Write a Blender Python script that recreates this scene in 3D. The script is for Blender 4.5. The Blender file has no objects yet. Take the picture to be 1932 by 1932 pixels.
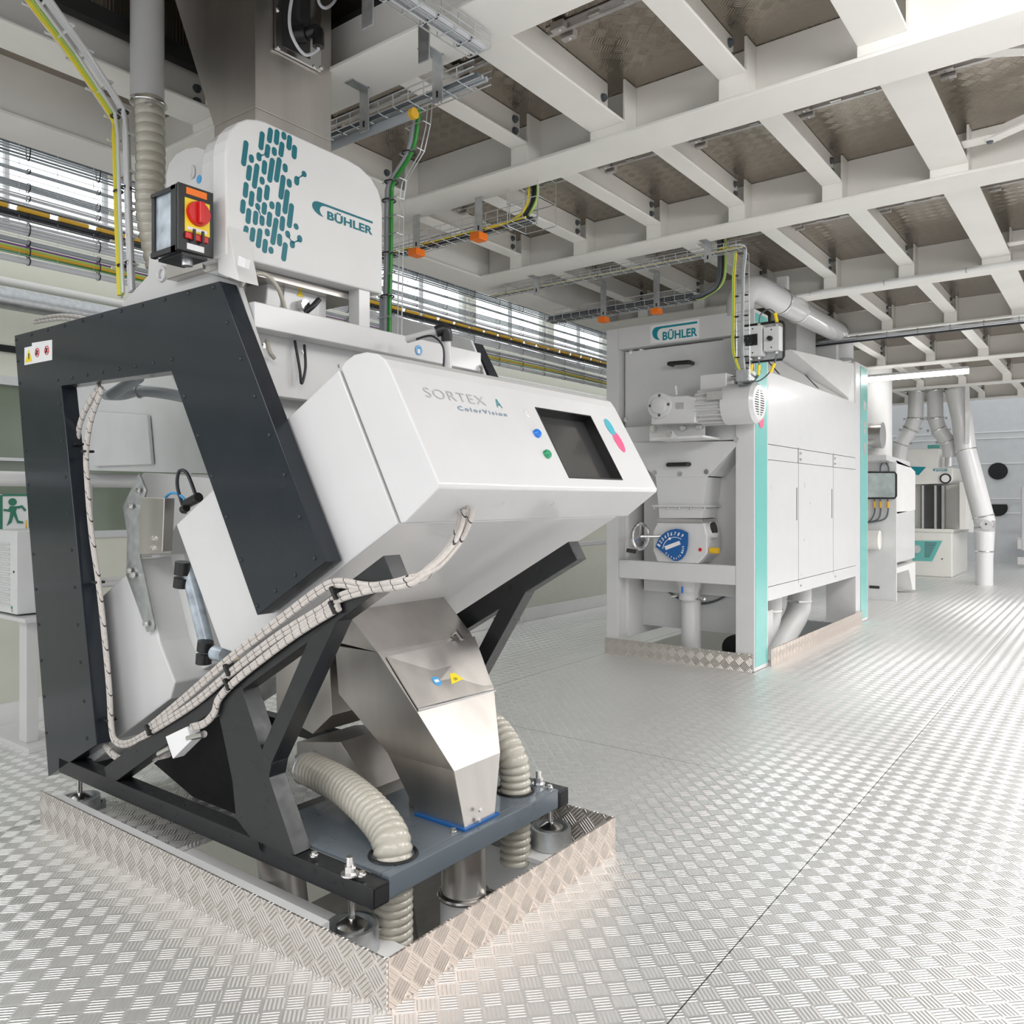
import bpy, bmesh, math, random
from mathutils import Vector, Matrix
random.seed(7)
C = bpy.context.scene.collection
SC = bpy.context.scene
V = Vector
# ---------------------------------------------------------------- camera, world, exposure
F_PX = 1524.0; CX = 966.0; HY = 943.0; EYE = 1.5; YAW = math.radians(37.1)
cam = bpy.data.cameras.new('camera'); cam.sensor_width = 36; cam.lens = F_PX/1932*36
cam.shift_y = -(966-HY)/1932; cam.clip_start = .05; cam.clip_end = 200
co = bpy.data.objects.new('camera', cam); C.objects.link(co)
co.location = (0, 0, EYE); co.rotation_euler = (math.pi/2, 0, YAW)
SC.camera = co
SC.view_settings.view_transform = 'Standard'; SC.view_settings.look = 'None'
SC.view_settings.gamma = 1; SC.view_settings.use_curve_mapping = False
SC.view_settings.exposure = 0.04
WORLD_LO = .88; WORLD_HI = 2.6
w = bpy.data.worlds.new('sky'); SC.world = w; w.use_nodes = True
wn = w.node_tree.nodes; wl = w.node_tree.links
bg = wn['Background']; bg.inputs[0].default_value = (.95, .975, 1, 1)
# daylight is strongest on the window side of the hall
_tc = wn.new('ShaderNodeTexCoord'); _sx = wn.new('ShaderNodeSeparateXYZ'); wl.new(_tc.outputs['Generated'], _sx.inputs[0])
_mr = wn.new('ShaderNodeMapRange'); _mr.interpolation_type = 'SMOOTHSTEP'
_mr.inputs['From Min'].default_value = -.1; _mr.inputs['From Max'].default_value = -.7
_mr.inputs['To Min'].default_value = WORLD_LO; _mr.inputs['To Max'].default_value = WORLD_HI
wl.new(_sx.outputs[0], _mr.inputs['Value']); wl.new(_mr.outputs[0], bg.inputs[1])
def area(name, loc, rot, sx, sy, power, col=(1, .99, .98)):
    l = bpy.data.lights.new(name, 'AREA'); l.shape = 'RECTANGLE'; l.size = sx; l.size_y = sy
    l.energy = power; l.color = col
    o = bpy.data.objects.new(name, l); C.objects.link(o); o.location = loc; o.rotation_euler = rot
    return o
area('added_fill_light', (0.9, 0.1, 3.42), (0, 0, 0), 4.2, 2.6, 100)  # added fill above the camera, out of view, brightens the floor bars
area('added_fill_light', (0.6, 3.0, 3.25), (math.radians(62), 0, math.radians(25)), 1.3, .5, 42)  # added tilted fill that brightens the recessed front of the separator
area('added_fill_light', (-2.9, -1.2, 3.40), (0, 0, 0), 3.2, 2.2, 85)  # unseen extra fill behind left, added for the left part of the floor
area('added_fill_light', (1.5, 4.9, 3.42), (0, 0, 0), 3.4, 1.3, 125)  # added out-of-frame fill at the right for the bright floor
area('added_fill_light', (1.4, 9.2, 3.42), (0, 0, 0), 3.4, 1.4, 200)  # another added fill at the right, lifts separator side and farther floor
area('added_fill_light', (1.5, 14.5, 3.42), (0, 0, 0), 3.4, 1.4, 260)  # added fill toward the back, outside the view, for the far area

# pixel measurements of the photograph turned into points on real planes of the room
def at(x, y, ax, val):
    u = (x-CX)/F_PX; v = -(y-HY)/F_PX
    d = V((-math.sin(YAW)+u*math.cos(YAW), math.cos(YAW)+u*math.sin(YAW), v))
    i = 'XYZ'.index(ax); o = V((0, 0, EYE)); t = (val-o[i])/d[i]
    return o+d*t
# ---------------------------------------------------------------- materials
def newmat(name):
    m = bpy.data.materials.new(name); m.use_nodes = True
    return m, m.node_tree.nodes, m.node_tree.links, m.node_tree.nodes['Principled BSDF']
def mat(name, col, rough=.4, metal=0, noise=.04, nscale=6, coat=0, bump=0, bscale=40, stretch=None, spec=None, emit=0, alpha=1, trans=0):
    m, n, l, b = newmat(name)
    tc = n.new('ShaderNodeTexCoord'); mp = n.new('ShaderNodeMapping'); l.new(tc.outputs['Object'], mp.inputs[0])
    if stretch: mp.inputs['Scale'].default_value = stretch
    t = n.new('ShaderNodeTexNoise'); t.inputs['Scale'].default_value = nscale; t.inputs['Detail'].default_value = 4
    l.new(mp.outputs[0], t.inputs['Vector'])
    r = n.new('ShaderNodeMapRange'); r.inputs['From Min'].default_value = .3; r.inputs['From Max'].default_value = .7
    r.inputs['To Min'].default_value = 1-noise; r.inputs['To Max'].default_value = 1+noise
    l.new(t.outputs['Fac'], r.inputs['Value'])
    mx = n.new('ShaderNodeVectorMath'); mx.operation = 'SCALE'; mx.inputs[0].default_value = col
    l.new(r.outputs[0], mx.inputs['Scale']); l.new(mx.outputs[0], b.inputs['Base Color'])
    r2 = n.new('ShaderNodeMapRange'); r2.inputs['To Min'].default_value = max(rough*(1-3*noise), .02); r2.inputs['To Max'].default_value = min(rough*(1+3*noise), 1)
    l.new(t.outputs['Fac'], r2.inputs['Value']); l.new(r2.outputs[0], b.inputs['Roughness'])
    b.inputs['Metallic'].default_value = metal; b.inputs['Coat Weight'].default_value = coat; b.inputs['Coat Roughness'].default_value = .08
    if spec is not None: b.inputs['Specular IOR Level'].default_value = spec
    if bump:
        t2 = n.new('ShaderNodeTexNoise'); t2.inputs['Scale'].default_value = bscale; l.new(mp.outputs[0], t2.inputs['Vector'])
        bp = n.new('ShaderNodeBump'); bp.inputs['Strength'].default_value = 1; bp.inputs['Distance'].default_value = bump
        l.new(t2.outputs['Fac'], bp.inputs['Height']); l.new(bp.outputs[0], b.inputs['Normal'])
    if emit:
        b.inputs['Emission Color'].default_value = (*col, 1); b.inputs['Emission Strength'].default_value = emit
    b.inputs['Alpha'].default_value = alpha; b.inputs['Transmission Weight'].default_value = trans
    return m
def plate_mat(name, a, b_, col=(.93, .92, .91), rough=.36, u0=(-1.512, 2.815), pitch=.0915, seams=False, slope=.85, metal=.85):
    """five bar tread plate: square cells turned 45 degrees, bars alternating in direction"""
    m, n, l, b = newmat(name)
    g = n.new('ShaderNodeNewGeometry'); s = n.new('ShaderNodeSeparateXYZ'); l.new(g.outputs['Position'], s.inputs[0])
    def M(op, x, y=0.0, z=0.0):
        k = n.new('ShaderNodeMath'); k.operation = op
        for i, q in enumerate((x, y, z)):
            if isinstance(q, (int, float)): k.inputs[i].default_value = q
            else: l.new(q, k.inputs[i])
        return k.outputs[0]
    p = M('SUBTRACT', s.outputs[a], u0[0]); q = M('SUBTRACT', s.outputs[b_], u0[1])
    U = M('ADD', M('DIVIDE', M('ADD', p, q), pitch), .5); W = M('ADD', M('DIVIDE', M('SUBTRACT', p, q), pitch), .5)
    fu = M('FRACT', U); fw = M('FRACT', W)
    par = M('PINGPONG', M('ADD', M('FLOOR', U), M('FLOOR', W)), 1)       # 0 or 1
    def side(f):      # slope across the five rounded bars of a cell
        c = M('SUBTRACT', M('MULTIPLY', M('FRACT', M('MULTIPLY', f, 5)), 2), 1)
        return M('MULTIPLY', M('SINE', M('MULTIPLY', c, math.pi)), slope)
    def inside(f): return M('MINIMUM', M('MULTIPLY', M('MAXIMUM', M('SUBTRACT', .46, M('ABSOLUTE', M('SUBTRACT', f, .5))), 0), 9), 1)
    s0 = M('MULTIPLY', M('MULTIPLY', side(fw), inside(fu)), M('SUBTRACT', 1, par))
    s1 = M('MULTIPLY', M('MULTIPLY', side(fu), inside(fw)), par)
    va = M('MULTIPLY', M('ADD', s0, s1), .7071); vb = M('MULTIPLY', M('SUBTRACT', s1, s0), .7071)
    cb = n.new('ShaderNodeCombineXYZ'); l.new(va, cb.inputs[a]); l.new(vb, cb.inputs[b_])
    ad = n.new('ShaderNodeVectorMath'); ad.operation = 'ADD'; l.new(g.outputs['True Normal'], ad.inputs[0]); l.new(cb.outputs[0], ad.inputs[1])
    nz = n.new('ShaderNodeVectorMath'); nz.operation = 'NORMALIZE'; l.new(ad.outputs[0], nz.inputs[0]); l.new(nz.outputs[0], b.inputs['Normal'])
    # scuffs of its own shape
    t = n.new('ShaderNodeTexNoise'); t.inputs['Scale'].default_value = 2.2; t.inputs['Detail'].default_value = 6; l.new(g.outputs['Position'], t.inputs['Vector'])
    r = n.new('ShaderNodeMapRange'); r.inputs['To Min'].default_value = rough*.9; r.inputs['To Max'].default_value = rough*1.1
    l.new(t.outputs['Fac'], r.inputs['Value']); l.new(r.outputs[0], b.inputs['Roughness'])
    if seams:
        sx = M('ABSOLUTE', M('SUBTRACT', M('PINGPONG', M('ADD', s.outputs[a], 1.04), 1.5), 0))
        sy = M('ABSOLUTE', M('PINGPONG', M('SUBTRACT', s.outputs[b_], 4.28), 3.0))
        gap = M('MINIMUM', M('GREATER_THAN', sx, .0022), M('GREATER_THAN', sy, .0022))
        mx = n.new('ShaderNodeMix'); mx.data_type = 'RGBA'; mx.inputs['A'].default_value = (.12, .11, .1, 1); mx.inputs['B'].default_value = (*col, 1)
        l.new(gap, mx.inputs['Factor']); l.new(mx.outputs['Result'], b.inputs['Base Color'])
    else:
        b.inputs['Base Color'].default_value = (*col, 1)
    b.inputs['Metallic'].default_value = metal
    return m
def sleeve_mat():
    m = mat('braided_sleeve', (.56, .52, .49), .5, noise=.10, nscale=70)
    n = m.node_tree.nodes; l = m.node_tree.links; b = n['Principled BSDF']
    tc = n.new('ShaderNodeNewGeometry'); d = n.new('ShaderNodeVectorMath'); d.operation = 'DOT_PRODUCT'; d.inputs[1].default_value = (1, .0, .75)
    l.new(tc.outputs['Position'], d.inputs[0])
    k = n.new('ShaderNodeMath'); k.operation = 'MULTIPLY'; k.inputs[1].default_value = 17; l.new(d.outputs['Value'], k.inputs[0])
    f = n.new('ShaderNodeMath'); f.operation = 'FRACT'; l.new(k.outputs[0], f.inputs[0])
    g = n.new('ShaderNodeMath'); g.operation = 'LESS_THAN'; g.inputs[1].default_value = .07; l.new(f.outputs[0], g.inputs[0])
    mx = n.new('ShaderNodeMix'); mx.data_type = 'RGBA'; mx.inputs['B'].default_value = (.03, .03, .035, 1)
    src = b.inputs['Base Color'].links[0].from_socket; l.new(src, mx.inputs['A']); l.new(g.outputs[0], mx.inputs['Factor']); l.new(mx.outputs['Result'], b.inputs['Base Color'])
    return m
MT = dict(
 white=mat('white_paint', (.66, .66, .665), .28, coat=.3, noise=.015),
 matte=mat('matte_white_paint', (.74, .74, .735), .45, noise=.02),
 warm=mat('warm_white_paint', (.82, .81, .77), .35, noise=.02),
 beam=mat('beam_paint', (.84, .825, .785), .42, noise=.03, nscale=3),
 grey=mat('grey_paint', (.70, .71, .715), .4, noise=.03),
 bluegrey=mat('blue_grey_paint', (.12, .145, .17), .28, noise=.05, coat=.3),
 black=mat('black_lacquer', (.016, .021, .028), .22, noise=.08, coat=.15, spec=.35, bump=.0012, bscale=5),
 frame=mat('black_frame_paint', (.014, .015, .017), .32, noise=.15, nscale=20),
 blackp=mat('black_plastic', (.012, .012, .013), .35, noise=.1),
 rubber=mat('black_rubber', (.02, .02, .02), .6, noise=.1),
 screen=mat('screen_glass', (.035, .035, .035), .22, coat=.4, noise=.05),
 steel=mat('brushed_steel', (.58, .55, .52), .36, metal=1, noise=.07, nscale=9, stretch=(1, 1, .12), bump=.0002, bscale=60),
 steel2=mat('bright_steel', (.72, .71, .7), .22, metal=1, noise=.05),
 galv=mat('galvanised_steel', (.55, .57, .58), .38, metal=.85, noise=.12, nscale=25),
 wire=mat('zinc_wire', (.66, .68, .7), .3, metal=.8, noise=.05),
 alu=mat('aluminium', (.58, .56, .55), .35, metal=.8, noise=.08, nscale=15),
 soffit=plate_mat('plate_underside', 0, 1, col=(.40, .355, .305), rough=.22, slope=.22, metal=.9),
 teal=mat('teal_paint', (.15, .52, .48), .25, coat=.4, noise=.02),
 logo=mat('logo_petrol', (.0, .15, .19), .4, noise=.02),
 logot=mat('logo_teal', (.0, .26, .32), .4, noise=.02),
 hose=mat('hose_plastic', (.48, .455, .39), .25, coat=.3, noise=.04),
 braid=sleeve_mat(),
 mouthd=mat('tube_inside', (.05, .05, .055), .6),
 cable=mat('grey_cable', (.36, .39, .42), .45, noise=.05),
 cablel=mat('light_grey_cable', (.62, .63, .66), .45, noise=.05),
 cableb=mat('black_cable', (.02, .022, .027), .4, noise=.1),
 cabled=mat('dark_grey_cable', (.11, .125, .14), .45, noise=.1),
 yellow=mat('yellow_cable', (.80, .66, .04), .4, noise=.05),
 ochre=mat('ochre_cable', (.72, .42, .03), .4, noise=.05),
 green=mat('green_cable', (.02, .25, .03), .4, noise=.05),
 lime=mat('lime_cable', (.42, .62, .14), .4, noise=.05),
 purple=mat('purple_cable', (.22, .08, .3), .4, noise=.05),
 orange=mat('orange_plastic', (.95, .20, .01), .4, noise=.03),
 red=mat('red_plastic', (.65, .015, .015), .3, noise=.03),
 yellowp=mat('yellow_plate', (.92, .70, .02), .4, noise=.02),
 blue=mat('blue_plastic', (.01, .20, .75), .2, coat=.5, noise=.03),
 greenp=mat('green_plastic', (.01, .30, .13), .2, coat=.5, noise=.03),
 bluel=mat('sign_blue', (.06, .36, .72), .4, noise=.02),
 dial=mat('dial_blue', (.01, .11, .36), .4, noise=.02),
 pink=mat('sticker_pink', (.90, .10, .24), .4, noise=.03),
 stick=mat('sticker_teal', (.06, .42, .52), .4, noise=.05),
 paper=mat('label_white', (.85, .85, .86), .5, noise=.02),
 ink=mat('label_ink', (.03, .03, .03), .5, noise=.02),
 inkl=mat('light_grey_ink', (.46, .46, .47), .5, noise=.02),
 inkb=mat('blue_grey_ink', (.16, .26, .36), .5, noise=.02),
 wall=mat('cream_wall', (.80, .80, .69), .6, noise=.015),
 wallg=mat('grey_wall', (.60, .62, .64), .5, noise=.03),
 band=mat('green_grey_glass', (.20, .24, .18), .12, noise=.12, nscale=1.5, coat=.4),
 pit=mat('lower_floor', (.16, .15, .14), .6, noise=.2),
 dark=mat('dark_void', (.01, .01, .012), .7, noise=.1),
 amber=mat('amber_oil', (.75, .45, .02), .1, noise=.02),
 exitg=mat('exit_green', (.02, .20, .12), .4, noise=.03),
 lamp=mat('lamp_tube', (1, .99, .96), .4, noise=.0, emit=14),
 glass=mat('clear_glass', (.92, .95, .95), .03, noise=.01, trans=1),
 cover=mat('clear_cover', (.38, .44, .50), .12, noise=.35, nscale=14, coat=.5),
 gbox=mat('smoked_cover', (.50, .58, .57), .15, noise=.25, nscale=5, coat=.5),
 floorm=plate_mat('tread_plate', 0, 1, seams=True),
 curbx=plate_mat('tread_plate_upright', 1, 2, u0=(1.72, .04), col=(.64, .56, .50), rough=.3, metal=.85),  # browner than the front strips: warm reflection put into the colour
 curby=plate_mat('tread_plate_upright', 0, 2, u0=(-1.72, .04), col=(.64, .60, .56), rough=.3, metal=.85),
)
# ---------------------------------------------------------------- mesh helpers
class MB:
    def __init__(s): s.v = []; s.f = []
    def add(s, vs, fs):
        o = len(s.v); s.v += [tuple(p) for p in vs]; s.f += [tuple(i+o for i in f) for f in fs]; return s
    def box(s, x0, x1, y0, y1, z0, z1):
        vs = [(x, y, z) for z in (z0, z1) for y in (y0, y1) for x in (x0, x1)]
        return s.add(vs, [(0, 2, 3, 1), (4, 5, 7, 6), (0, 1, 5, 4), (2, 6, 7, 3), (0, 4, 6, 2), (1, 3, 7, 5)])
    def prism(s, pts, vec):
        n = len(pts); vec = V(vec); a = [V(p) for p in pts]; b = [p+vec for p in a]
        fs = [tuple(range(n))[::-1], tuple(range(n, 2*n))] + [(i, (i+1) % n, n+(i+1) % n, n+i) for i in range(n)]
        return s.add(a+b, fs)
    def flat(s, pts): return s.add(pts, [tuple(range(len(pts)))])
    def loft(s, rings, cap=True, close=False):
        n = len(rings[0]); vs = [p for r in rings for p in r]; fs = []
        R = len(rings)
        for k in range(R if close else R-1):
            for i in range(n): fs.append((k*n+i, k*n+(i+1) % n, ((k+1) % R)*n+(i+1) % n, ((k+1) % R)*n+i))
        if cap and not close: fs += [tuple(range(n))[::-1], tuple(range((R-1)*n, R*n))]
        return s.add(vs, fs)
    def tube(s, path, r, n=8, rf=None):
        path = [V(p) for p in path]; rings = []; prev = None
        for i, p in enumerate(path):
            t = (path[min(i+1, len(path)-1)]-path[max(i-1, 0)]).normalized()
            if prev is None:
                a = V((0, 0, 1)) if abs(t.z) < .9 else V((1, 0, 0)); u = t.cross(a).normalized()
            else:
                u = (prev-t*prev.dot(t)).normalized()
            prev = u; w_ = t.cross(u); rr = rf(i) if rf else r
            rings.append([p+(u*math.cos(2*math.pi*k/n)+w_*math.sin(2*math.pi*k/n))*rr for k in range(n)])
        return s.loft(rings)
    def cyl(s, a, b, r, n=16, r2=None):
        a = V(a); b = V(b)
        return s.tube([a, b], r, n, rf=(lambda i: r if i == 0 else (r2 if r2 is not None else r)))
    def bar(s, a, b, w_, h, up=(0, 0, 1)):
        a = V(a); b = V(b); t = (b-a).normalized(); u = t.cross(V(up)).normalized()*w_/2; q = u.cross(t).normalized()*h/2
        return s.loft([[p-u-q, p+u-q, p+u+q, p-u+q] for p in (a, b)])
    def build(s, name, m, parent=None, smooth=False, bev=0, seg=2):
        me = bpy.data.meshes.new(name); me.from_pydata(s.v, [], s.f)
        bm = bmesh.new(); bm.from_mesh(me); bmesh.ops.recalc_face_normals(bm, faces=bm.faces); bm.to_mesh(me); bm.free()
        me.materials.append(MT[m] if isinstance(m, str) else m)
        if smooth:
            for p in me.polygons: p.use_smooth = True
            try: me.set_sharp_from_angle(angle=math.radians(40))
            except Exception: pass
        o = bpy.data.objects.new(name, me); C.objects.link(o)
        if bev:
            b = o.modifiers.new('bevel', 'BEVEL'); b.width = bev; b.segments = seg; b.limit_method = 'ANGLE'; b.angle_limit = math.radians(35)
        if parent is not None:
            o.parent = parent; pm = Matrix.Translation(parent['_w']) if '_w' in parent else Matrix()
            o.matrix_parent_inverse = pm.inverted()
        return o
def tag(o, label, cat, group=None, kind=None):
    o['label'] = label; o['category'] = cat
    if group: o['group'] = group
    if kind: o['kind'] = kind
    return o
def struct(o): o['kind'] = 'structure'; return o
def thing(name, label, cat, loc=(0, 0, 0), group=None):
    o = bpy.data.objects.new(name, None); C.objects.link(o); o.location = loc; o.empty_display_size = .1
    o['_w'] = V(loc); return tag(o, label, cat, group)
def bez(pts, k=8):
    """smooth path through points"""
    pts = [V(p) for p in pts]; out = []
    for i in range(len(pts)-1):
        p0 = pts[max(i-1, 0)]; p1 = pts[i]; p2 = pts[i+1]; p3 = pts[min(i+2, len(pts)-1)]
        for j in range(k):
            t = j/k
            out.append(.5*((2*p1)+(-p0+p2)*t+(2*p0-5*p1+4*p2-p3)*t*t+(-p0+3*p1-3*p2+p3)*t**3))
    out.append(pts[-1]); return out
def disc(c, n_, r, k=20, ph=0):
    n_ = V(n_).normalized(); a = V((0, 0, 1)) if abs(n_.z) < .9 else V((1, 0, 0)); u = n_.cross(a).normalized(); w_ = n_.cross(u)
    return [V(c)+(u*math.cos(ph+2*math.pi*i/k)+w_*math.sin(ph+2*math.pi*i/k))*r for i in range(k)]
def ring(mb, c, n_, R, r, k=28, m=8, a0=0, a1=2*math.pi):
    n_ = V(n_).normalized(); a = V((0, 0, 1)) if abs(n_.z) < .9 else V((1, 0, 0)); u = n_.cross(a).normalized(); w_ = n_.cross(u)
    rings = []
    full = abs(a1-a0-2*math.pi) < 1e-4
    for i in range(k if full else k+1):
        t = a0+(a1-a0)*i/k; d = u*math.cos(t)+w_*math.sin(t)
        rings.append([V(c)+d*(R+r*math.cos(2*math.pi*j/m))+n_*r*math.sin(2*math.pi*j/m) for j in range(m)])
    return mb.loft(rings, cap=not full, close=full)
def hosemesh(path, r, pitch=.022, n=16, amp=.1):
    path = bez(path, 40); L = 0; out = [path[0]]; acc = [0]
    for a, b in zip(path, path[1:]): L += (b-a).length; acc.append(L)
    # resample
    N = int(L/pitch*6); res = []; j = 0
    for i in range(N+1):
        d = L*i/N
        while j < len(acc)-2 and acc[j+1] < d: j += 1
        t = (d-acc[j])/max(acc[j+1]-acc[j], 1e-6); res.append(path[j].lerp(path[j+1], t))
    mb = MB(); mb.tube(res, r, n, rf=lambda i: r*(1+amp*abs(math.sin(math.pi*i/6))**.7-amp*.5)); return mb
def textmesh(s, name, m, parent, O, u, v, width, height, bold=0.0, spacing=1.0, thick=.001):
    cu = bpy.data.curves.new(name, 'FONT'); cu.body = s; cu.offset = bold; cu.space_character = spacing; cu.resolution_u = 4
    ob = bpy.data.objects.new(name, cu); C.objects.link(ob)
    me = bpy.data.meshes.new_from_object(ob.evaluated_get(bpy.context.evaluated_depsgraph_get()))
    bpy.data.objects.remove(ob)
    xs = [p.co.x for p in me.vertices]; ys = [p.co.y for p in me.vertices]
    x0, x1, y0, y1 = min(xs), max(xs), min(ys), max(ys); u = V(u).normalized(); v = V(v).normalized(); nn = u.cross(v)
    O = V(O)
    vs = [O+u*((p.co.x-x0)/(x1-x0)*width)+v*((p.co.y-y0)/(y1-y0)*height)+nn*thick for p in me.vertices]
    mb = MB(); mb.add(vs, [tuple(p.vertices) for p in me.polygons]); bpy.data.meshes.remove(me)
    me2 = bpy.data.meshes.new(name); me2.from_pydata(mb.v, [], mb.f); me2.materials.append(MT[m])
    o = bpy.data.objects.new(name, me2); C.objects.link(o)
    if parent is not None:
        o.parent = parent
        if '_w' in parent: o.matrix_parent_inverse = Matrix.Translation(parent['_w']).inverted()
    return o
def empty_parent_fix():
    for o in list(bpy.data.objects):
        if '_w' in o: del o['_w']
def bolt(mb, c, n_, r=.012, h=.008):
    c = V(c); n_ = V(n_).normalized()
    mb.cyl(c, c+n_*h*.35, r*1.35, 14); mb.cyl(c, c+n_*h, r, 6); return mb
def screws(name, m, parent, pts, n_, r, h):
    """separate little fasteners"""
    for p in pts: bolt(MB(), p, n_, r, h).build(name, m, parent)
# ---------------------------------------------------------------- setting: floor
mb = MB()
H1 = (-3.22, -1.73, 1.69, 2.98); H2 = (-3.95, -2.60, 7.05, 10.30)
xs = [-5.86, H2[0], H1[0], H2[1], H1[1], 9.0]; ys = [-5, H1[2], H1[3], H2[2], H2[3], 22.2]
for i in range(5):
    for j in range(5):
        xm = (xs[i]+xs[i+1])/2; ym = (ys[j]+ys[j+1])/2
        if any(h[0] < xm < h[1] and h[2] < ym < h[3] for h in (H1, H2)): continue
        mb.box(xs[i], xs[i+1], ys[j], ys[j+1], -.012, 0)
struct(mb.build('floor', 'floorm'))
mb = MB(); mb.box(-14, 9, -5, 30, -3.7, -3.6); o = struct(mb.build('floor', 'pit')); 
# ---------------------------------------------------------------- ceiling: plates, girders, joists
ZP = 3.81
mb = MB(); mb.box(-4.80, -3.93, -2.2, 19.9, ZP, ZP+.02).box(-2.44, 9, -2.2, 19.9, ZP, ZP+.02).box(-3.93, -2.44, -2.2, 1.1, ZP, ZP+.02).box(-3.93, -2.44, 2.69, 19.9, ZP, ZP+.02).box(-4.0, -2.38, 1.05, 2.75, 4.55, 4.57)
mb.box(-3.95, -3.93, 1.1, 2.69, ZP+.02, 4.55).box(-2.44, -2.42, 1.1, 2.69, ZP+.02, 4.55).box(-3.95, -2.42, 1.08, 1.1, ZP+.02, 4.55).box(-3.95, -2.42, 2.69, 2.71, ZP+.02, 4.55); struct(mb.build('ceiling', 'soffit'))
GIRD = [('Z', 2.49, 2.78), ('A', 3.89, 4.185), ('B', 5.63, 5.92), ('C', 7.97, 8.29), ('D', 10.30, 10.62), ('E', 13.0, 13.3), ('F', 15.9, 16.2), ('G', 18.3, 18.6)]
ORD = ['first', 'second', 'third', 'fourth', 'fifth', 'sixth', 'seventh', 'eighth', 'ninth', 'tenth']
JX = [(-4.28, .12), (-3.62, .12), (-2.95, .12), (-2.285, .12), (-1.625, .13), (-.967, .213), (.55, .13), (1.25, .13), (1.95, .13), (2.6, .21)]
def girder(i, y0, y1, z=3.5):
    g = thing('steel_girder', 'cream steel cross girder under the ceiling, %s counted from the camera' % ORD[i], 'girder', (-1.5, (y0+y1)/2, z), 'cross girders')
    yc = (y0+y1)/2; x0, x1 = -4.62, 6
    MB().box(x0, x1, y0, y1, z, z+.018).build('flange', 'beam', g, bev=.003)
    MB().box(x0, x1, yc-.008, yc+.008, z+.018, ZP-.004).build('web', 'beam', g)
    return g
gs = [girder(i, a, b) for i, (_, a, b) in enumerate(GIRD)]
ylist = [-2.2]+[b for _, a, b in GIRD]; 
for bi in range(8):
    y1 = (GIRD[bi][1]+GIRD[bi][2])/2; yn = GIRD[bi][1]
    y0 = -2.2 if bi == 0 else GIRD[bi-1][2]
    jx = list(JX)
    if bi == 1: jx = [(-4.09, .24), (-2.95, .12), (-2.39, .215), (-1.63, .14), (-.967, .213), (.55, .13), (1.3, .13)]
    if bi == 0: jx = [(-4.09, .24), (-1.63, .14), (-.967, .213)]
    if bi > 4: jx = [q for q in jx if q[0] < 1]
    for k, (x, wd) in enumerate(jx):
        zj = 3.565 if wd > .2 else 3.62
        bay = 'before the first girder' if bi == 0 else 'between %s and %s girder' % (ORD[bi-1], ORD[bi])
        nm = 'wide' if wd > .2 else 'narrow'
        j = thing('steel_joist', '%s cream joist %s, %s from left in its bay' % (nm, bay, ORD[k]), 'joist', (x+wd/2, (y0+y1)/2, zj), 'ceiling joists %s' % bay)
        xc = x+wd/2
        MB().box(x, x+wd, y0+.01, yn-.001, zj, zj+.014).build('flange', 'beam', j, bev=.003)
        MB().box(xc-.006, xc+.006, y0+.01, yn-.001, zj+.014, ZP-.004).build('web', 'beam', j)
        # seat plate of the girder that carries the joist
        MB().box(x, x+wd, yn, yn+.012, 3.518, zj+.014).box(x+wd-.012, x+wd, yn+.0125, y1-.01, 3.5185, ZP-.004).build('end_plate', 'beam', gs[bi])
        for zz in (zj+.07, zj+.14):
            bolt(MB(), (xc+.006, yn-.055, zz), (1, 0, 0), .017, .022).build('bolt', 'cabled', j)
    # clamp rails that hold the ceiling plates
    for k in range(len(jx)-1):
        xa = jx[k][0]+jx[k][1]; xb = jx[k+1][0]
        if xa > 1.2 or bi == 0: continue
        yr = y0+(y1-y0)*.40
        r = thing('clamp_rail', 'slotted aluminium clamp rail %s, %s from left' % (bay, ORD[k]), 'rail', ((xa+xb)/2, yr, 3.77), 'plate clamp rails')
        xa2 = jx[k][0]+jx[k][1]/2+.03; 
        MB().box(xa2, xb, yr-.012, yr+.012, ZP-.032, ZP-.008).box(xa2, xb, yr-.035, yr+.035, ZP-.010, ZP-.004).build('rail', 'alu', r)
        for s_ in (-1, 1):
            c = MB().box(xa-.03, xa+.045, yr+s_*.045-.02, yr+s_*.045+.02, ZP-.05, ZP-.012).build('clamp', 'alu', r, bev=.002)
            bolt(MB(), (xa+.01, yr+s_*.045, ZP-.05), (0, 0, -1), .008, .006).build('bolt', 'steel2', c)
        for f in (.35, .7):
            MB().box(xa+(xb-xa)*f-.03, xa+(xb-xa)*f+.03, yr-.03, yr-.012, ZP-.03, ZP-.01).build('latch', 'steel2', r)
# longitudinal edge beam along the platform side
e = thing('steel_edge_beam', 'long cream edge beam running above the cable trays on the left', 'beam', (-4.75, 8, 3.5))
MB().box(-4.95, -4.62, -2.2, 20, 3.5, 3.52).build('flange', 'beam', e, bev=.003)
MB().box(-4.66, -4.64, -2.2, 20, 3.52, 3.95).build('web', 'beam', e)
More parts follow.
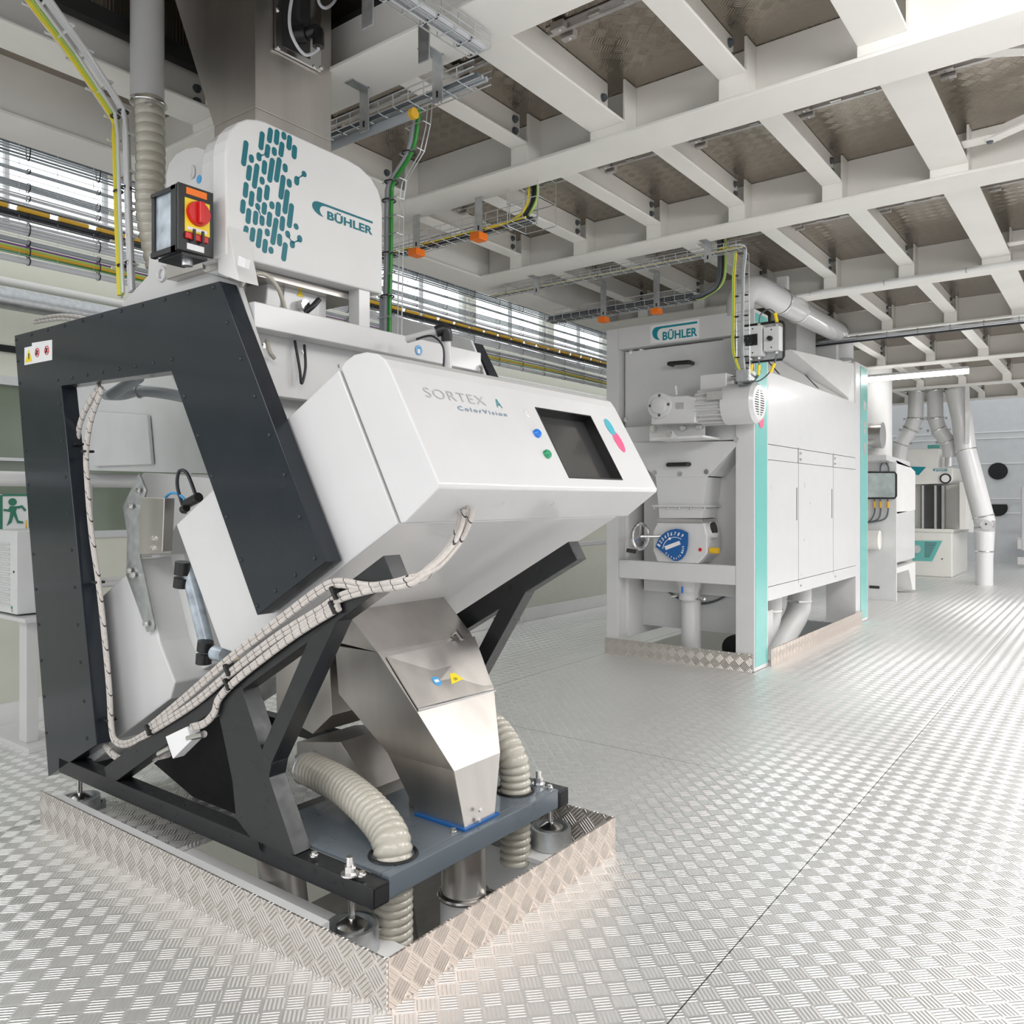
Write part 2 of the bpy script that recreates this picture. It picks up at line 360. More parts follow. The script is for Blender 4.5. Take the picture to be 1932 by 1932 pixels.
# wind braces at the right
def brace(a, b, lab):
    t = thing('steel_brace', lab, 'brace', tuple((V(a)+V(b))/2), 'diagonal braces')
    MB().bar(a, b, .07, .012).bar(V(a)+V((0, 0, .03)), V(b)+V((0, 0, .03)), .012, .06).build('angle_bar', 'beam', t)
    bolt(MB(), V(a)-V((0, 0, .006)), (0, 0, -1), .014, .012).build('bolt', 'cabled', t)
    MB().box(a[0]-.14, a[0]+.05, a[1]-.05, a[1]+.05, a[2]+.006, a[2]+.014).build('gusset', 'beam', t)
for y0, y1, nm in ((4.2, 5.55, 'second and third'), (5.95, 7.9, 'third and fourth')):
    brace((-.62, y1-.1, 3.60), (.35, (y0+y1)/2, 3.60), 'cream diagonal brace rising right between the %s girders' % nm)
    brace((-.62, y0+.1, 3.60), (.45, (y0+y1)/2+.1, 3.60), 'cream diagonal brace running back between the %s girders' % nm)
# ---------------------------------------------------------------- window wall of the hall, left
XW = -8.2
mb = MB()
mb.box(XW-.2, XW, -6, 26, -3.6, 1.16); mb.box(XW-.2, XW, -6, 26, 2.60, 4.02)
mb.box(XW-.2, XW, -6, 26, 5.35, 8)
wins = [(-6, 5.9), (6.15, 7.2), (7.75, 9.7), (9.9, 11.9), (12.1, 14.0), (14.2, 16.2), (16.5, 19), (19.3, 25.8)]

for (a, b), (c, d) in zip(wins, wins[1:]): mb.box(XW-.2, XW, b, c, 4.02, 5.35)
mb.box(XW-.2, XW, -6, -5.2, 1.16, 2.6).box(XW-.2, XW, 25.4, 26, 1.16, 5.35)
struct(mb.build('wall_left', 'wall'))
for i, (a, b) in enumerate(wins):
    f = MB()
    f.box(XW-.12, XW-.06, a, b, 4.02, 4.07).box(XW-.12, XW-.06, a, b, 5.30, 5.35)
    k = max(1, round((b-a)/.9))
    for q in range(k+1):
        y = a+(b-a)*q/k; f.box(XW-.12, XW-.06, y-.02, y+.02, 4.02, 5.35)
    fo = struct(f.build('window_%d' % (i+1), 'grey'))
    MB().box(XW-.10, XW-.094, a, b, 4.05, 5.32).build('pane', 'glass', fo)
f = MB().box(XW-.10, XW-.04, -5.2, 25.4, 1.16, 2.6)
struct(f.build('window_20', 'band'))
mb = MB()
for y in [i*1.45-5.2 for i in range(22)]: mb.box(XW-.04, XW-.0, y-.02, y+.02, 1.16, 2.6)
mb.box(XW-.04, XW+.01, -5.2, 25.4, 2.56, 2.64).box(XW-.04, XW+.01, -5.2, 25.4, 1.12, 1.19).box(XW-.04, XW, -5.2, 25.4, 1.86, 1.89)
struct(mb.build('trim_1', 'grey'))
mb = MB().box(XW, XW+.03, -6, 26, 2.86, 2.92); struct(mb.build('trim_2', 'dark'))
p = thing('service_pipe', 'thick silvery pipe along the hall wall below the cable trays', 'pipe', (XW+.35, 8, 3.28))
MB().cyl((XW+.35, -6, 3.28), (XW+.35, 22.1, 3.28), .1, 24).build('pipe', 'galv', p, smooth=True)
for y in range(-5, 22, 3): MB().box(XW+.006, XW+.35, y-.02, y+.02, 3.14, 3.18).build('bracket', 'galv', p)
p = thing('service_pipe', 'slim cream pipe directly under the hall windows', 'pipe', (XW+.2, 8, 3.42))
MB().cyl((XW+.2, -6, 3.46), (XW+.2, 22.1, 3.46), .04, 16).build('pipe', 'warm', p, smooth=True)
# exit sign mirrored in the wall glass; the reflection is built as a coloured board
s = thing('exit_sign_reflection', 'reflection of a green running man exit sign, built onto the far left glass', 'sign', at(25, 965, 'X', XW+.06))
def wp(x, y, X=XW+.06): return at(x, y, 'X', X)
MB().prism([wp(-60, 934), wp(52, 932), wp(54, 1000), wp(-60, 1002)], (-.03, 0, 0)).build('board', 'paper', s)
MB().prism([wp(-60, 934, XW+.065), wp(5, 934, XW+.065), wp(5, 1000, XW+.065), wp(-60, 1002, XW+.065)], (-.004, 0, 0)).build('green_field', 'exitg', s)
MB().prism([wp(5, 932, XW+.065), wp(52, 932, XW+.065), wp(52, 936, XW+.065), wp(5, 936, XW+.065)], (-.004, 0, 0)).prism(disc(wp(24, 947, XW+.066), (1, 0, 0), .035), (-.004, 0, 0)).prism([wp(19, 955, XW+.066), wp(33, 955, XW+.066), wp(30, 966, XW+.066), wp(35, 982, XW+.066), wp(44, 984, XW+.066), wp(44, 988, XW+.066), wp(33, 987, XW+.066), wp(26, 972, XW+.066), wp(22, 986, XW+.066), wp(13, 992, XW+.066), wp(18, 978, XW+.066), wp(20, 966, XW+.066), wp(7, 964, XW+.066), wp(7, 960, XW+.066), wp(16, 961, XW+.066)], (-.004, 0, 0)).build('running_figure', 'exitg', s)
MB().prism([wp(33, 955, XW+.066), wp(42, 953, XW+.066), wp(50, 962, XW+.066), wp(47, 965, XW+.066), wp(41, 958, XW+.066), wp(34, 960, XW+.066)], (-.004, 0, 0)).build('running_figure_arm', 'exitg', s)
s = thing('number_sign', 'small blue-grey sign with a white 6 on the cream wall', 'sign', at(38, 1155, 'X', XW+.02))
a = at(33, 1168, 'X', XW+.01); b = at(45, 1143, 'X', XW+.01)
MB().box(XW, XW+.015, a.y, b.y, a.z, b.z).build('plate', 'inkb', s)
textmesh('6', 'numeral', 'paper', s, (XW+.017, a.y+(b.y-a.y)*.25, a.z+(b.z-a.z)*.2), (0, 1, 0), (0, 0, 1), (b.y-a.y)*.5, (b.z-a.z)*.6, .02)
# ---------------------------------------------------------------- end wall, right back
YE = 22.2
mb = MB().box(-9, 9, YE, YE+.2, .62, 8).box(-9, 9, YE, YE+.2, -3.6, .28).box(-9, -1.75, YE, YE+.2, .28, .62); struct(mb.build('wall_back', 'wallg'))
mb = MB()
for z in (1.18, 1.52, 2.35, 2.95, 3.1): mb.box(-9, 9, YE-.02, YE, z, z+.02)
struct(mb.build('trim_3', 'paper'))
for (x, y, hf) in ((1883, 889, 0), (1883, 958, 1)):
    c = at(x, y, 'Y', YE-.01); r = .20
    pts = [c+V((math.cos(a)*r, 0, math.sin(a)*r)) for a in [i*math.pi/16 for i in range(32)]]
    if hf: pts = [V((p.x, p.y, min(p.z, c.z+.08))) for p in pts]
    o = MB().prism(pts, (0, -.03, 0)).build('round_port', 'dark'); tag(o, 'black %s port in the grey end wall, %s of the two' % ('cut-off round' if hf else 'round', 'lower' if hf else 'upper'), 'port', 'ports in the end wall')
t = thing('walkway', 'white guard rail and grating walkway before the grey end wall', 'walkway', (.5, 21.3, 0))
MB().box(-1.85, 6, 20.9, 21.8, .62, .68).build('grating', 'galv', t); MB().box(-1.85, 6, 20.88, 20.92, .42, .62).build('side_channel', 'matte', t)
MB().box(-1.85, 6, 20.88, 20.92, .08, .24).build('lower_channel', 'matte', t)
for z in (1.2, 1.75): MB().cyl((-1.75, 20.9, z), (6, 20.9, z), .035).build('rail', 'white', t, smooth=True)
for x in (-1.75, .2, 2.1): MB().cyl((x, 20.9, .4), (x, 20.9, 1.78), .035).build('post', 'white', t, smooth=True)
# ---------------------------------------------------------------- platform guard rail, left
XR = -5.88
g = thing('guard_rail', 'white tubular guard rail with kick plate along the left platform edge', 'railing', (XR, 6, 0))
MB().box(XR-.012, XR+.012, -3, 7.72, .0, .155).build('kick_plate', 'matte', g)
MB().box(XR-.012, XR+.012, 7.735, 20, .0, .155).build('kick_plate', 'matte', g)
MB().cyl((XR, -3, 1.64), (XR, 20, 1.64), .05, 16).build('handrail', 'white', g, smooth=True)
MB().cyl((XR, -3, .9), (XR, 20, .9), .035, 16).build('mid_rail', 'white', g, smooth=True)
for y in (.2, 2.75, 5.3, 7.45, 7.95, 10.4, 12.9, 15.4):
    MB().cyl((XR, y, .0), (XR, y, 1.62), .045, 14).build('post', 'white', g, smooth=True)
    for zz in (.04, .115):
        for dy in (-.035, .04) if y > 1 else (): bolt(MB(), (XR+.012, y+dy, zz), (1, 0, 0), .012, .006).build('bolt', 'cabled', g)
# lower hall bits beyond the rail
o = MB().box(-8.0, -7.6, 9.4, 10.2, -3.6, .6).build('hall_door', 'dark'); tag(o, 'dark tall door leaf beyond the guard rail left of the aspirating machine', 'door')
# ---------------------------------------------------------------- tread plate curb round the sorter opening
def curbset(name, label, x0, x1, y0, y1, h, parts, loc):
    t = thing(name, label, 'curb', loc)
    for kind, a in parts:
        MB().box(*a).build('tread_strip', 'curbx' if kind == 'x' else 'curby', t)
    return t
curbset('floor_curb', 'tread plate curb around the floor opening of the colour sorter', 0, 0, 0, 0, 0, [
    ('y', (-4.0, -1.72, 1.665, 1.672, 0, .153)), ('x', (-1.726, -1.718, 1.672, 3.0, 0, .153)),
    ('y', (-3.3, -1.726, 2.992, 3.0, 0, .153))], (-2.9, 1.67, 0))
YN = 1.80
fb = thing('support_beam', 'white steel beam in the floor opening under the near sorter feet', 'beam', (-2.4, 1.80, -.1))
MB().box(-3.2, -1.735, 1.70, 1.95, -.02, -.002).box(-3.2, -1.735, 1.82, 1.84, -.2, -.02).build('profile', 'matte', fb)
fb = thing('support_beam', 'white steel beam in the floor opening under the rear sorter feet', 'beam', (-2.4, 2.86, -.1))
MB().box(-3.2, -1.735, 2.75, 2.975, -.02, -.002).box(-3.2, -1.735, 2.76, 2.775, -.2, -.02).build('profile', 'matte', fb)
o = MB().box(-3.92, -2.05, 1.676, 1.73, .085, .135).build('trim_strip', 'grey'); tag(o, 'long blue-grey angle strip lying inside the left tread plate curb', 'strip')
o = MB().box(-3.9, -3.2, 1.74, 2.9, .001, .02).build('floor_plate', 'floorm'); tag(o, 'tread plate patch on the floor under the sorter frame, inside the curb', 'plate')
o = MB().box(-1.95, -1.75, 2.55, 2.72, -1.2, -.6).build('lower_duct', 'dark'); tag(o, 'black box beam deep in the floor opening under the sorter', 'beam')

# ---------------------------------------------------------------- colour sorter
S = thing('color_sorter', 'white optical sorting machine in a slanted black riveted frame, nearest the camera', 'sorting machine', (-2.9, 2.4, .2))
def A(p, Y): return at(p[0], p[1], 'Y', Y)
Cp = [(27, 633), (414, 530), (613, 1060), (485, 1161), (323, 700), (115, 728), (182, 1405), (91, 1465)]
Cw = [A(p, YN) for p in Cp]
fr = MB().prism(Cw, (0, .075, 0)).build('frame_panel', 'black', S, bev=.003)
MB().prism([p+V((0, 1.53, 0)) for p in Cw], (0, .075, 0)).build('frame_panel', 'black', S, bev=.003)
def cr(ox, oy, s, pts): return [(ox+x/s, oy+y/s) for x, y in pts]
rv = cr(0, 450, 3.864, [(118, 740), (228, 702), (346, 668), (470, 637), (600, 602), (738, 567), (882, 530), (1037, 488), (1200, 447), (1373, 400), (1558, 355), (1655, 612), (1755, 878), (1858, 1150), (1253, 882), (1118, 908), (988, 932), (867, 950), (747, 975), (634, 995), (527, 1015), (420, 1033), (1347, 1152), (1445, 1436), (1548, 1733), (432, 1212), (455, 1473), (477, 1740), (130, 895), (143, 1055), (163, 1302), (185, 1548), (206, 1798)])
rv += [(453.6, 677), (481, 747.6), (508.5, 821), (537, 896), (566, 975), (594, 1053), (557, 1084.6), (520, 1114), (485.6, 1143), (455, 1057), (428, 975)]
rv += cr(0, 900, 3.864, [(498, 265), (521, 533), (544, 805), (565, 1077), (585, 1352), (612, 1635), (632, 1905), (223, 312), (243, 565), (263, 820), (283, 1076), (300, 1338), (321, 1602), (338, 1865)])
rm = None
for p in rv:
    c = A(p, YN)
    if rm is None:
        m_ = MB(); m_.loft([disc((0, -.0, 0), (0, -1, 0), .0085, 10), disc((0, -.004, 0), (0, -1, 0), .007, 10), disc((0, -.006, 0), (0, -1, 0), .003, 10)])
        r0 = m_.build('rivet', 'black', None, smooth=True); rm = r0
        r_ = r0
    else:
        r_ = rm.copy(); C.objects.link(r_)
    r_.location = c; r_.parent = fr
st = MB().prism([A(p, YN-.0015) for p in ((46, 656), (60, 653), (60, 647), (98, 641), (98, 679), (46, 689))], (0, .0015, 0)).build('warning_label', 'paper', fr)
MB().prism([A(p, YN-.0030) for p in ((47, 684), (54, 659), (60, 681))], (0, .0012, 0)).build('warning_triangle', 'yellowp', fr)
MB().prism([A(p, YN-.0042) for p in ((53, 667), (55, 667), (54.5, 678), (53.5, 678))], (0, .0012, 0)).build('exclamation_mark', 'ink', fr)
for cx_, cy_ in ((70, 665), (88, 661)):
    c = A((cx_, cy_), YN-.003); m_ = MB(); ring(m_, c, (0, 1, 0), .021, .002, 20, 5)
    m_.bar(c+V((-.014, 0, .014)), c+V((.014, 0, -.014)), .003, .003, (0, 1, 0)); m_.build('prohibition_ring', 'red', fr)
    MB().bar(c+V((-.008, 0, -.012)), c+V((.007, 0, .010)), .003, .008, (0, 1, 0)).build('pictogram', 'ink', fr)
# white body and hood
YB = 1.885; YR = 3.325
def prof(name, m, pts, y0, y1, parent=S, bev=.004, seg=2):
    return MB().prism([A(p, y0) for p in pts], (0, y1-y0, 0)).build(name, m, parent, bev=bev, seg=seg)
def prof_y(name, m, pts, ym, y0, y1, parent=S, bev=.004):
    """profile measured on plane ym but placed from y0 to y1"""
    P = [A(p, ym) for p in pts]
    return MB().prism([V((p.x, y0, p.z)) for p in P], (0, y1-y0, 0)).build(name, m, parent, bev=bev)
prof('body', 'white', [(332, 990), (639, 697), (751, 988), (440, 1231), (416, 1223)], YB, YR, bev=.006)
H = [(643, 695), (651, 682), (668, 669), (690, 664), (711, 667), (726, 677), (735, 693), (829, 913), (828, 921), (764, 986), (756, 988)]
hood = prof('hood', 'white', H, YB-.004, YR+.04, bev=.005, seg=3)
hp1 = A((735, 693), YB-.004); hp2 = A((829, 913), YB-.004)
hu = V((0, 1, 0)); hv = (hp1-hp2).normalized(); hn = hu.cross(hv).normalized()
if hn.x < 0: hn = -hn
def onp(x, y, off=0):
    o = V((0, 0, EYE)); d = at(x, y, 'Y', 3)-o; t = (hp2+hn*off-o).dot(hn)/d.dot(hn); return o+d*t
sc4 = [onp(1009, 767), onp(1176, 907), onp(1073, 902), onp(1100, 783)]
ys_ = [onp(1009, 767).y, onp(1073, 902).y]; ya = onp(1041, 835).y; yb = onp(1146, 848).y
va = (onp(1120, 904)-hp2).dot(hv); vb = (onp(1060, 776)-hp2).dot(hv)
def hq(y, v, off): return V((0, y-hp2.y, 0))+hp2+hv*v+hn*off
cut = MB().prism([hq(ya, va, .02), hq(yb, va, .02), hq(yb, vb, .02), hq(ya, vb, .02)], -hn*.075).build('cut', 'black')
bo = hood.modifiers.new('cut', 'BOOLEAN'); bo.operation = 'DIFFERENCE'; bo.object = cut; bo.solver = 'EXACT'
bpy.context.view_layer.update()
nm_ = bpy.data.meshes.new_from_object(hood.evaluated_get(bpy.context.evaluated_depsgraph_get()))
hood.modifiers.clear(); hood.data = nm_; bpy.data.objects.remove(cut)
m_ = MB(); e_ = .001
o4 = [hq(ya+e_, va+e_, .002), hq(yb-e_, va+e_, .002), hq(yb-e_, vb-e_, .002), hq(ya+e_, vb-e_, .002)]
i4 = [hq(ya+.006, va+.006, .002), hq(yb-.006, va+.006, .002), hq(yb-.006, vb-.006, .002), hq(ya+.006, vb-.006, .002)]
dn = -hn*.056
m_.loft([[p for p in o4], [p+dn for p in o4], [p+dn for p in i4], [p for p in i4]], cap=False, close=True)
m_.build('screen_bezel', 'blackp', S)
MB().prism([p+dn*.82 for p in i4], -hn*.004).build('touch_screen', 'screen', S)
def button(name, px, col, r=.019, h=.016):
    c = onp(*px); m_ = MB(); m_.loft([disc(c, hn, r, 18), disc(c+hn*h*.7, hn, r*.95, 18), disc(c+hn*h, hn, r*.7, 18)]); return m_.build(name, col, S, smooth=True)
button('push_button', (1012, 819), 'blue'); button('push_button', (1031, 858), 'greenp')
button('push_button', (994, 780), 'white', .02, .004)
def ell(cx_, cy_, ru, rv_, off, k=32, a0=0, a1=2*math.pi):
    c = onp(cx_, cy_); return [c+hu*ru*math.cos(a0+(a1-a0)*i/k)+hv*rv_*math.sin(a0+(a1-a0)*i/k)+hn*off for i in range(k)]
sk = MB().prism(ell(1167, 833, .034, .058, .0004), hn*.001).build('round_sticker', 'pink', S)
MB().prism(ell(1150, 806, .030, .045, .0016), hn*.0008).build('sticker_disc', 'stick', sk)
c = onp(1160, 828)
textmesh('We care', 'sticker_text', 'inkb', sk, c+hn*.003-hu*.02, hu, hv, .034, .006)
textmesh('Customer', 'sticker_text', 'inkb', sk, c+hn*.003-hu*.022-hv*.012, hu, hv, .036, .006)
def htext(s, x0, y0, x1, hgt, m, bold=0, sp=1.15):
    a = onp(x0, y0); b = onp(x1, y0); 
    k = (onp(x1, y0+(x1-x0)*.23)-hp2).dot(hv)
    return textmesh(s, 'lettering', m, S, a+hn*.0012, hu, hv, at_w(a, x1), hgt, bold, sp)
def at_w(a, x1):
    # width along the hood so that the word ends under image column x1
    lo, hi = 0, 1.2
    for _ in range(30):
        mid = (lo+hi)/2; p = a+hu*mid
        z = -p.x*math.sin(YAW)+p.y*math.cos(YAW); xx = CX+F_PX*(p.x*math.cos(YAW)+p.y*math.sin(YAW))/z
        if xx < x1: lo = mid
        else: hi = mid
    return lo
textmesh('SORTEX', 'lettering', 'inkl', S, onp(804, 749)+hn*.0012, hu, hv, at_w(onp(804, 749), 918), .040, -.012, 1.1)
textmesh('A', 'lettering', 'logot', S, onp(938, 769)+hn*.0012, hu, hv, at_w(onp(938, 769), 948), .040, .0)
textmesh('ColorVision', 'lettering', 'inkb', S, onp(865, 774)+hn*.0012, hu, hv, at_w(onp(865, 774), 957), .018, .01, 1.35)
# chin opening with the braided sleeves leaving the hood
# black support frame under the body
def sl(x, z, y): return V((x, y, z))
dS = V((1.95, 0, 1.12)).normalized()
for y0, nm in ((YN, 'near'), (2.875, 'far')):
    a = V((-1.853, y0+.0385, 1.285)); b = a-dS*2.08
    MB().bar(a, b, .075, .088, (0, 0, 1)).build('slanted_tube', 'frame', S, bev=.003)
    MB().box(-4.12, -1.923, y0, y0+.075, .178, .25).build('base_tube', 'frame', S, bev=.003)
    dy = y0-YN
    P1 = [A(p, YN) for p in ((585, 1200), (640, 1158), (634, 1172), (547, 1362), (512, 1440), (493, 1416))]
    P2 = [A(p, YN) for p in ((424, 1310), (454, 1294), (493, 1416), (512, 1440), (507, 1467), (556, 1614), (495, 1610), (445, 1545), (438, 1472), (413, 1350))]
    for nm2, P in (('strut', P1), ('leg_plate', P2)):
        MB().prism([p+V((0, dy, 0)) for p in P], (0, .075, 0)).build(nm2, 'frame', S, bev=.002)
MB().box(-1.9225, -1.921, 1.808, 1.868, .186, .242).build('tube_mouth', 'dark', S)
MB().box(-1.9225, -1.921, 2.883, 2.943, .186, .242).build('tube_mouth', 'dark', S)
MB().box(-1.965, -1.925, 1.876, 2.874, .183, .262).build('front_channel', 'bluegrey', S, bev=.004)
MB().box(-2.62, -1.966, 1.876, 2.874, .25, .262).build('deck_plate', 'bluegrey', S, bev=.002)
MB().box(-4.05, -3.97, 1.876, 2.874, .178, .25).build('rear_channel', 'frame', S)
MB().box(-2.70, -2.63, 1.876, 2.874, .178, .25).build('cross_tube', 'frame', S)
for c in (at(660, 1650, 'Z', .262), at(1016, 1480, 'Z', .262)):
    m_ = MB(); m_.cyl(c, c+V((0, 0, .03)), .02, 6); m_.cyl(c+V((0, 0, .03)), c+V((0, 0, .06)), .012, 12); m_.cyl(c, c+V((0, 0, .006)), .03, 18); m_.build('stud', 'steel2', S)
for p in ((593, 1615), (683, 1652), (1037, 1487), (856, 1570)):
    bolt(MB(), at(p[0], p[1], 'Z', .262), (0, 0, 1), .011, .014).build('bolt', 'steel2', S)
def foot(x, y):
    f = MB(); f.cyl((x, y, .04), (x, y, .18), .012, 12); f.loft([disc((x, y, .06), (0, 0, 1), .056, 24), disc((x, y, .08), (0, 0, 1), .052, 24), disc((x, y, .10), (0, 0, 1), .02, 24)])
    fo = f.build('levelling_foot', 'steel2', S, smooth=True)
    m_ = MB(); m_.loft([disc((x, y, .0), (0, 0, 1), .092, 28), disc((x, y, .08), (0, 0, 1), .088, 28), disc((x, y, .08), (0, 0, 1), .074, 28), disc((x, y, .05), (0, 0, 1), .07, 28)]); m_.build('foot_cup', 'galv', fo, smooth=True)
    m_ = MB().box(x-.01, x+.03, y+.07, y+.11, 0, .03); bolt(m_, (x+.02, y+.1, .03), (0, 0, 1), .012, .015); m_.build('cup_clamp', 'galv', fo)
for x, y in ((-2.06, 1.835), (-1.985, 2.905), (-3.98, 1.835), (-3.6, 2.91)): foot(x, y)
# inner white tank
tk = prof('sort_tank', 'white', [(192, 1125), (241, 1081), (264, 1053), (300, 1210), (330, 1288), (321, 1319), (217, 1397)], 1.95, 2.75, bev=.008)
MB().prism([A(p, 2.1) for p in ((285, 1048), (345, 1045), (398, 1255), (330, 1290))], (0, .55, 0)).build('tank_side', 'matte', tk, bev=.006)
prof('rear_rib', 'white', [(128, 1455), (182, 1405), (206, 1412), (150, 1460)], 1.885, 2.6)
# rear cabinet seen through the frame
rc = prof('rear_cabinet', 'grey', [(140, 735), (320, 705), (420, 890), (395, 893), (150, 887)], 2.72, 3.2, bev=.004)
prof('cabinet_panel', 'grey', [(176, 777), (277, 783), (285, 876), (176, 880)], 2.69, 2.715, rc, bev=.006)
prof('body_back', 'matte', [(252, 915), (270, 892), (430, 905), (420, 960), (332, 992), (300, 1050), (264, 1053)], 2.3, 2.7, bev=.004)
# steel bracket and bar
MB().prism([A(p, 1.93) for p in ((232, 955), (262, 893), (276, 925), (266, 960), (264, 1050), (292, 1180), (290, 1188), (277, 1193), (238, 1085), (240, 1010))], (0, .008, 0)).build('tie_bar', 'galv', S)
MB().prism([A(p, 1.92) for p in ((268, 938), (310, 940), (306, 1040), (302, 1045), (262, 1046), (264, 960))], (0, .05, 0)).build('bracket', 'steel', S, bev=.003)
for p in ((261, 925), (247, 955), (245, 1077), (252, 1085), (276, 1177), (291, 1015), (289, 1033)):
    bolt(MB(), A(p, 1.92), (0, -1, 0), .011, .014).build('bolt', 'steel2', S)
# filter tube with black caps
f0 = A((352, 1065), 1.93); f1 = A((396, 1240), 1.93)
MB().cyl(f0, f1, .03, 20).build('filter_tube', 'cover', S, smooth=True)
for p, q in (((345, 1060), (343, 1084)), ((343, 1090), (341, 1108)), ((388, 1210), (386, 1228)), ((385, 1234), (384, 1252))):
    MB().cyl(A(p, 1.90), A(q, 1.90)+V((0, 0, 0)), .032, 20).build('filter_cap', 'blackp', S, smooth=True)
MB().cyl(A((405, 1232), 1.9), A((425, 1236), 1.9), .03, 18).build('filter_elbow', 'cover', S, smooth=True)
MB().prism([A(p, 1.883) for p in ((434, 1233), (446, 1233), (450, 1242), (438, 1248))], (0, .001, 0)).build('warning_label', 'yellowp', S)
# cables inside the frame window
MB().tube(bez([A(p, 2.0) for p in ((350, 968), (335, 920), (338, 890), (352, 892), (366, 925), (372, 945))]), .008, 8).build('air_hose', 'cableb', S, smooth=True)
MB().tube(bez([A(p, 2.0) for p in ((317, 955), (312, 940), (325, 930), (342, 936), (352, 948))]), .006, 8).build('air_hose', 'bluel', S, smooth=True)
m_ = MB(); m_.cyl(A((353, 950), 1.98), A((375, 938), 1.98), .022, 14); m_.cyl(A((345, 962), 1.97), A((352, 958), 1.97), .018, 14); m_.build('air_coupling', 'blackp', S, smooth=True)
MB().tube(bez([A(p, 2.3) for p in ((200, 745), (230, 745), (262, 738), (310, 742), (360, 752))]), .03, 12).build('grey_duct_hose', 'cable', S, smooth=True)
MB().cyl(A((210, 745), 2.2), A((262, 712), 2.2), .03, 14).build('grey_duct_hose', 'cable', S, smooth=True)
ring(MB(), A((264, 739), 2.3), (1, 0, 0), .032, .006, 18).build('hose_clamp', 'galv', S)
# braided sleeve cables
def sleeve(px, Y, r=.016, n=2, sp=.026):
    for i in range(n):
        P = []
        for q in px:
            y = q[2] if len(q) > 2 else Y
            P.append(at(q[0], q[1], 'Y', y))
        path = bez(P, 8); out = []
        for k, p in enumerate(path):
            t = (path[min(k+1, len(path)-1)]-path[max(k-1, 0)]).normalized(); nn = V((t.z, 0, -t.x))
            if nn.length < 1e-3: nn = V((1, 0, 0))
            out.append(p+nn.normalized()*(i-(n-1)/2)*sp*.5)
        so = MB().tube(out, r*.5, 8).build('braided_sleeve', 'braid', S, smooth=True)
p1 = [(188, 728), (158, 780), (146, 830), (146, 900), (154, 1000), (166, 1100), (178, 1200), (186, 1300), (190, 1370), (198, 1405), (228, 1432), (290, 1428), (318, 1422)]
p2 = [(193, 732), (172, 790), (163, 850), (164, 900), (172, 1000), (186, 1100), (197, 1200), (206, 1300), (210, 1370), (218, 1398), (245, 1402), (300, 1370), (370, 1320), (432, 1268), (520, 1200), (600, 1150), (640, 1128), (700, 1110), (760, 1098), (812, 1070), (850, 1030), (868, 990), (872, 962)]
p3 = [(283, 1376), (350, 1320), (436, 1245), (520, 1180), (600, 1120), (638, 1104), (700, 1112), (770, 1103), (820, 1078), (862, 1030), (882, 990), (888, 962)]
p4 = [(640, 1145), (560, 1195), (480, 1255), (436, 1292), (412, 1320), (404, 1345), (385, 1365), (362, 1372)]
def yy(P, f): return [(x, y, f(x)) for x, y in P]
sleeve(p1, 1.86, .020); 
p3 = [(x, y-4) for x, y in p3]; p2 = [(x, y+4) if 300 < x < 640 else (x, y) for x, y in p2]
def yq(x): return 1.84-.05*max(0, min(1, (x-225)/60)) if x < 775 else 1.79+.32*min(1, (x-775)/100)
sleeve(yy(p2, yq), 1.84, .019, n=2, sp=.032); sleeve(yy(p3, yq), 1.84, .019, n=2, sp=.032); sleeve(yy(p4, lambda x: 1.785), 1.79, .018, n=2)
for (x, y) in ((146, 838), (165, 852), (163, 1085), (185, 1098), (186, 1343), (207, 1357), (285, 1376), (434, 1263), (434, 1290), (636, 1118), (634, 1145)):
    yv = 1.85 if x < 240 else 1.79
    o = MB().box(-.024, .024, -.022, .022, -.006, .006).build('cable_clip', 'blackp', S, bev=.002); o.location = A((x, y), yv)
    if x > 250: o.rotation_euler = (0, math.radians(55), 0)
# valve block
vb_ = MB().prism([A(p, 1.79) for p in ((312, 1390), (352, 1371), (360, 1398), (326, 1432))], (0, .05, 0)).build('valve_block', 'paper', S, bev=.002)
MB().cyl(A((300, 1422), 1.80), A((322, 1410), 1.80), .012, 12).build('fitting', 'steel2', vb_); MB().cyl(A((356, 1392), 1.80), A((385, 1385), 1.80), .014, 12).build('fitting', 'steel2', vb_)
# stainless outlet hopper
def rg(px, Y0, wY, dx=0):  # ring from a near profile edge
    return px
oh = thing  # keep name short
Yo = 2.32
def W(p, Y): return A(p, Y)
k1, k2, k3, k4 = W((713, 1231), 2.24), W((786, 1341), 2.26), W((857, 1455), 2.29), at(877, 1563, 'Z', .27)
e1 = at(889, 1192, 'X', k1.x); e2 = at(932, 1304, 'X', k2.x); e3 = at(944, 1420, 'X', k3.x); e4 = at(934, 1544, 'X', k4.x)
rings = []
for k, e, bx in ((k1, e1, -2.62), (k2, e2, -2.62), (k3, e3, -2.36), (k4, e4, -2.215)):
    ey = max(e.y, k.y+.13)
    rings.append([V((bx, k.y, k.z)), V((k.x, k.y, k.z)), V((k.x, ey, k.z)), V((bx, ey, k.z))])
hp = MB().loft(rings).build('outlet_hopper', 'steel', S, bev=.002)
tl = W((644, 1210), 2.24)
tw = W((655, 1190), 2.3)
MB().loft([[V((-2.75, 2.24, 1.08)), V((tl.x, 2.24, 1.06)), V((tl.x, 2.85, 1.06)), V((-2.75, 2.85, 1.08))], [V((-2.72, k1.y, k1.z+.02)), V((k1.x, k1.y, k1.z)), V((k1.x, e1.y, k1.z)), V((-2.72, e1.y, k1.z+.02))]]).build('hopper_throat', 'steel', S, bev=.002)
MB().box(-2.62, tl.x+.01, 2.25, 2.84, 1.06, 1.13).build('hopper_neck', 'steel', S)
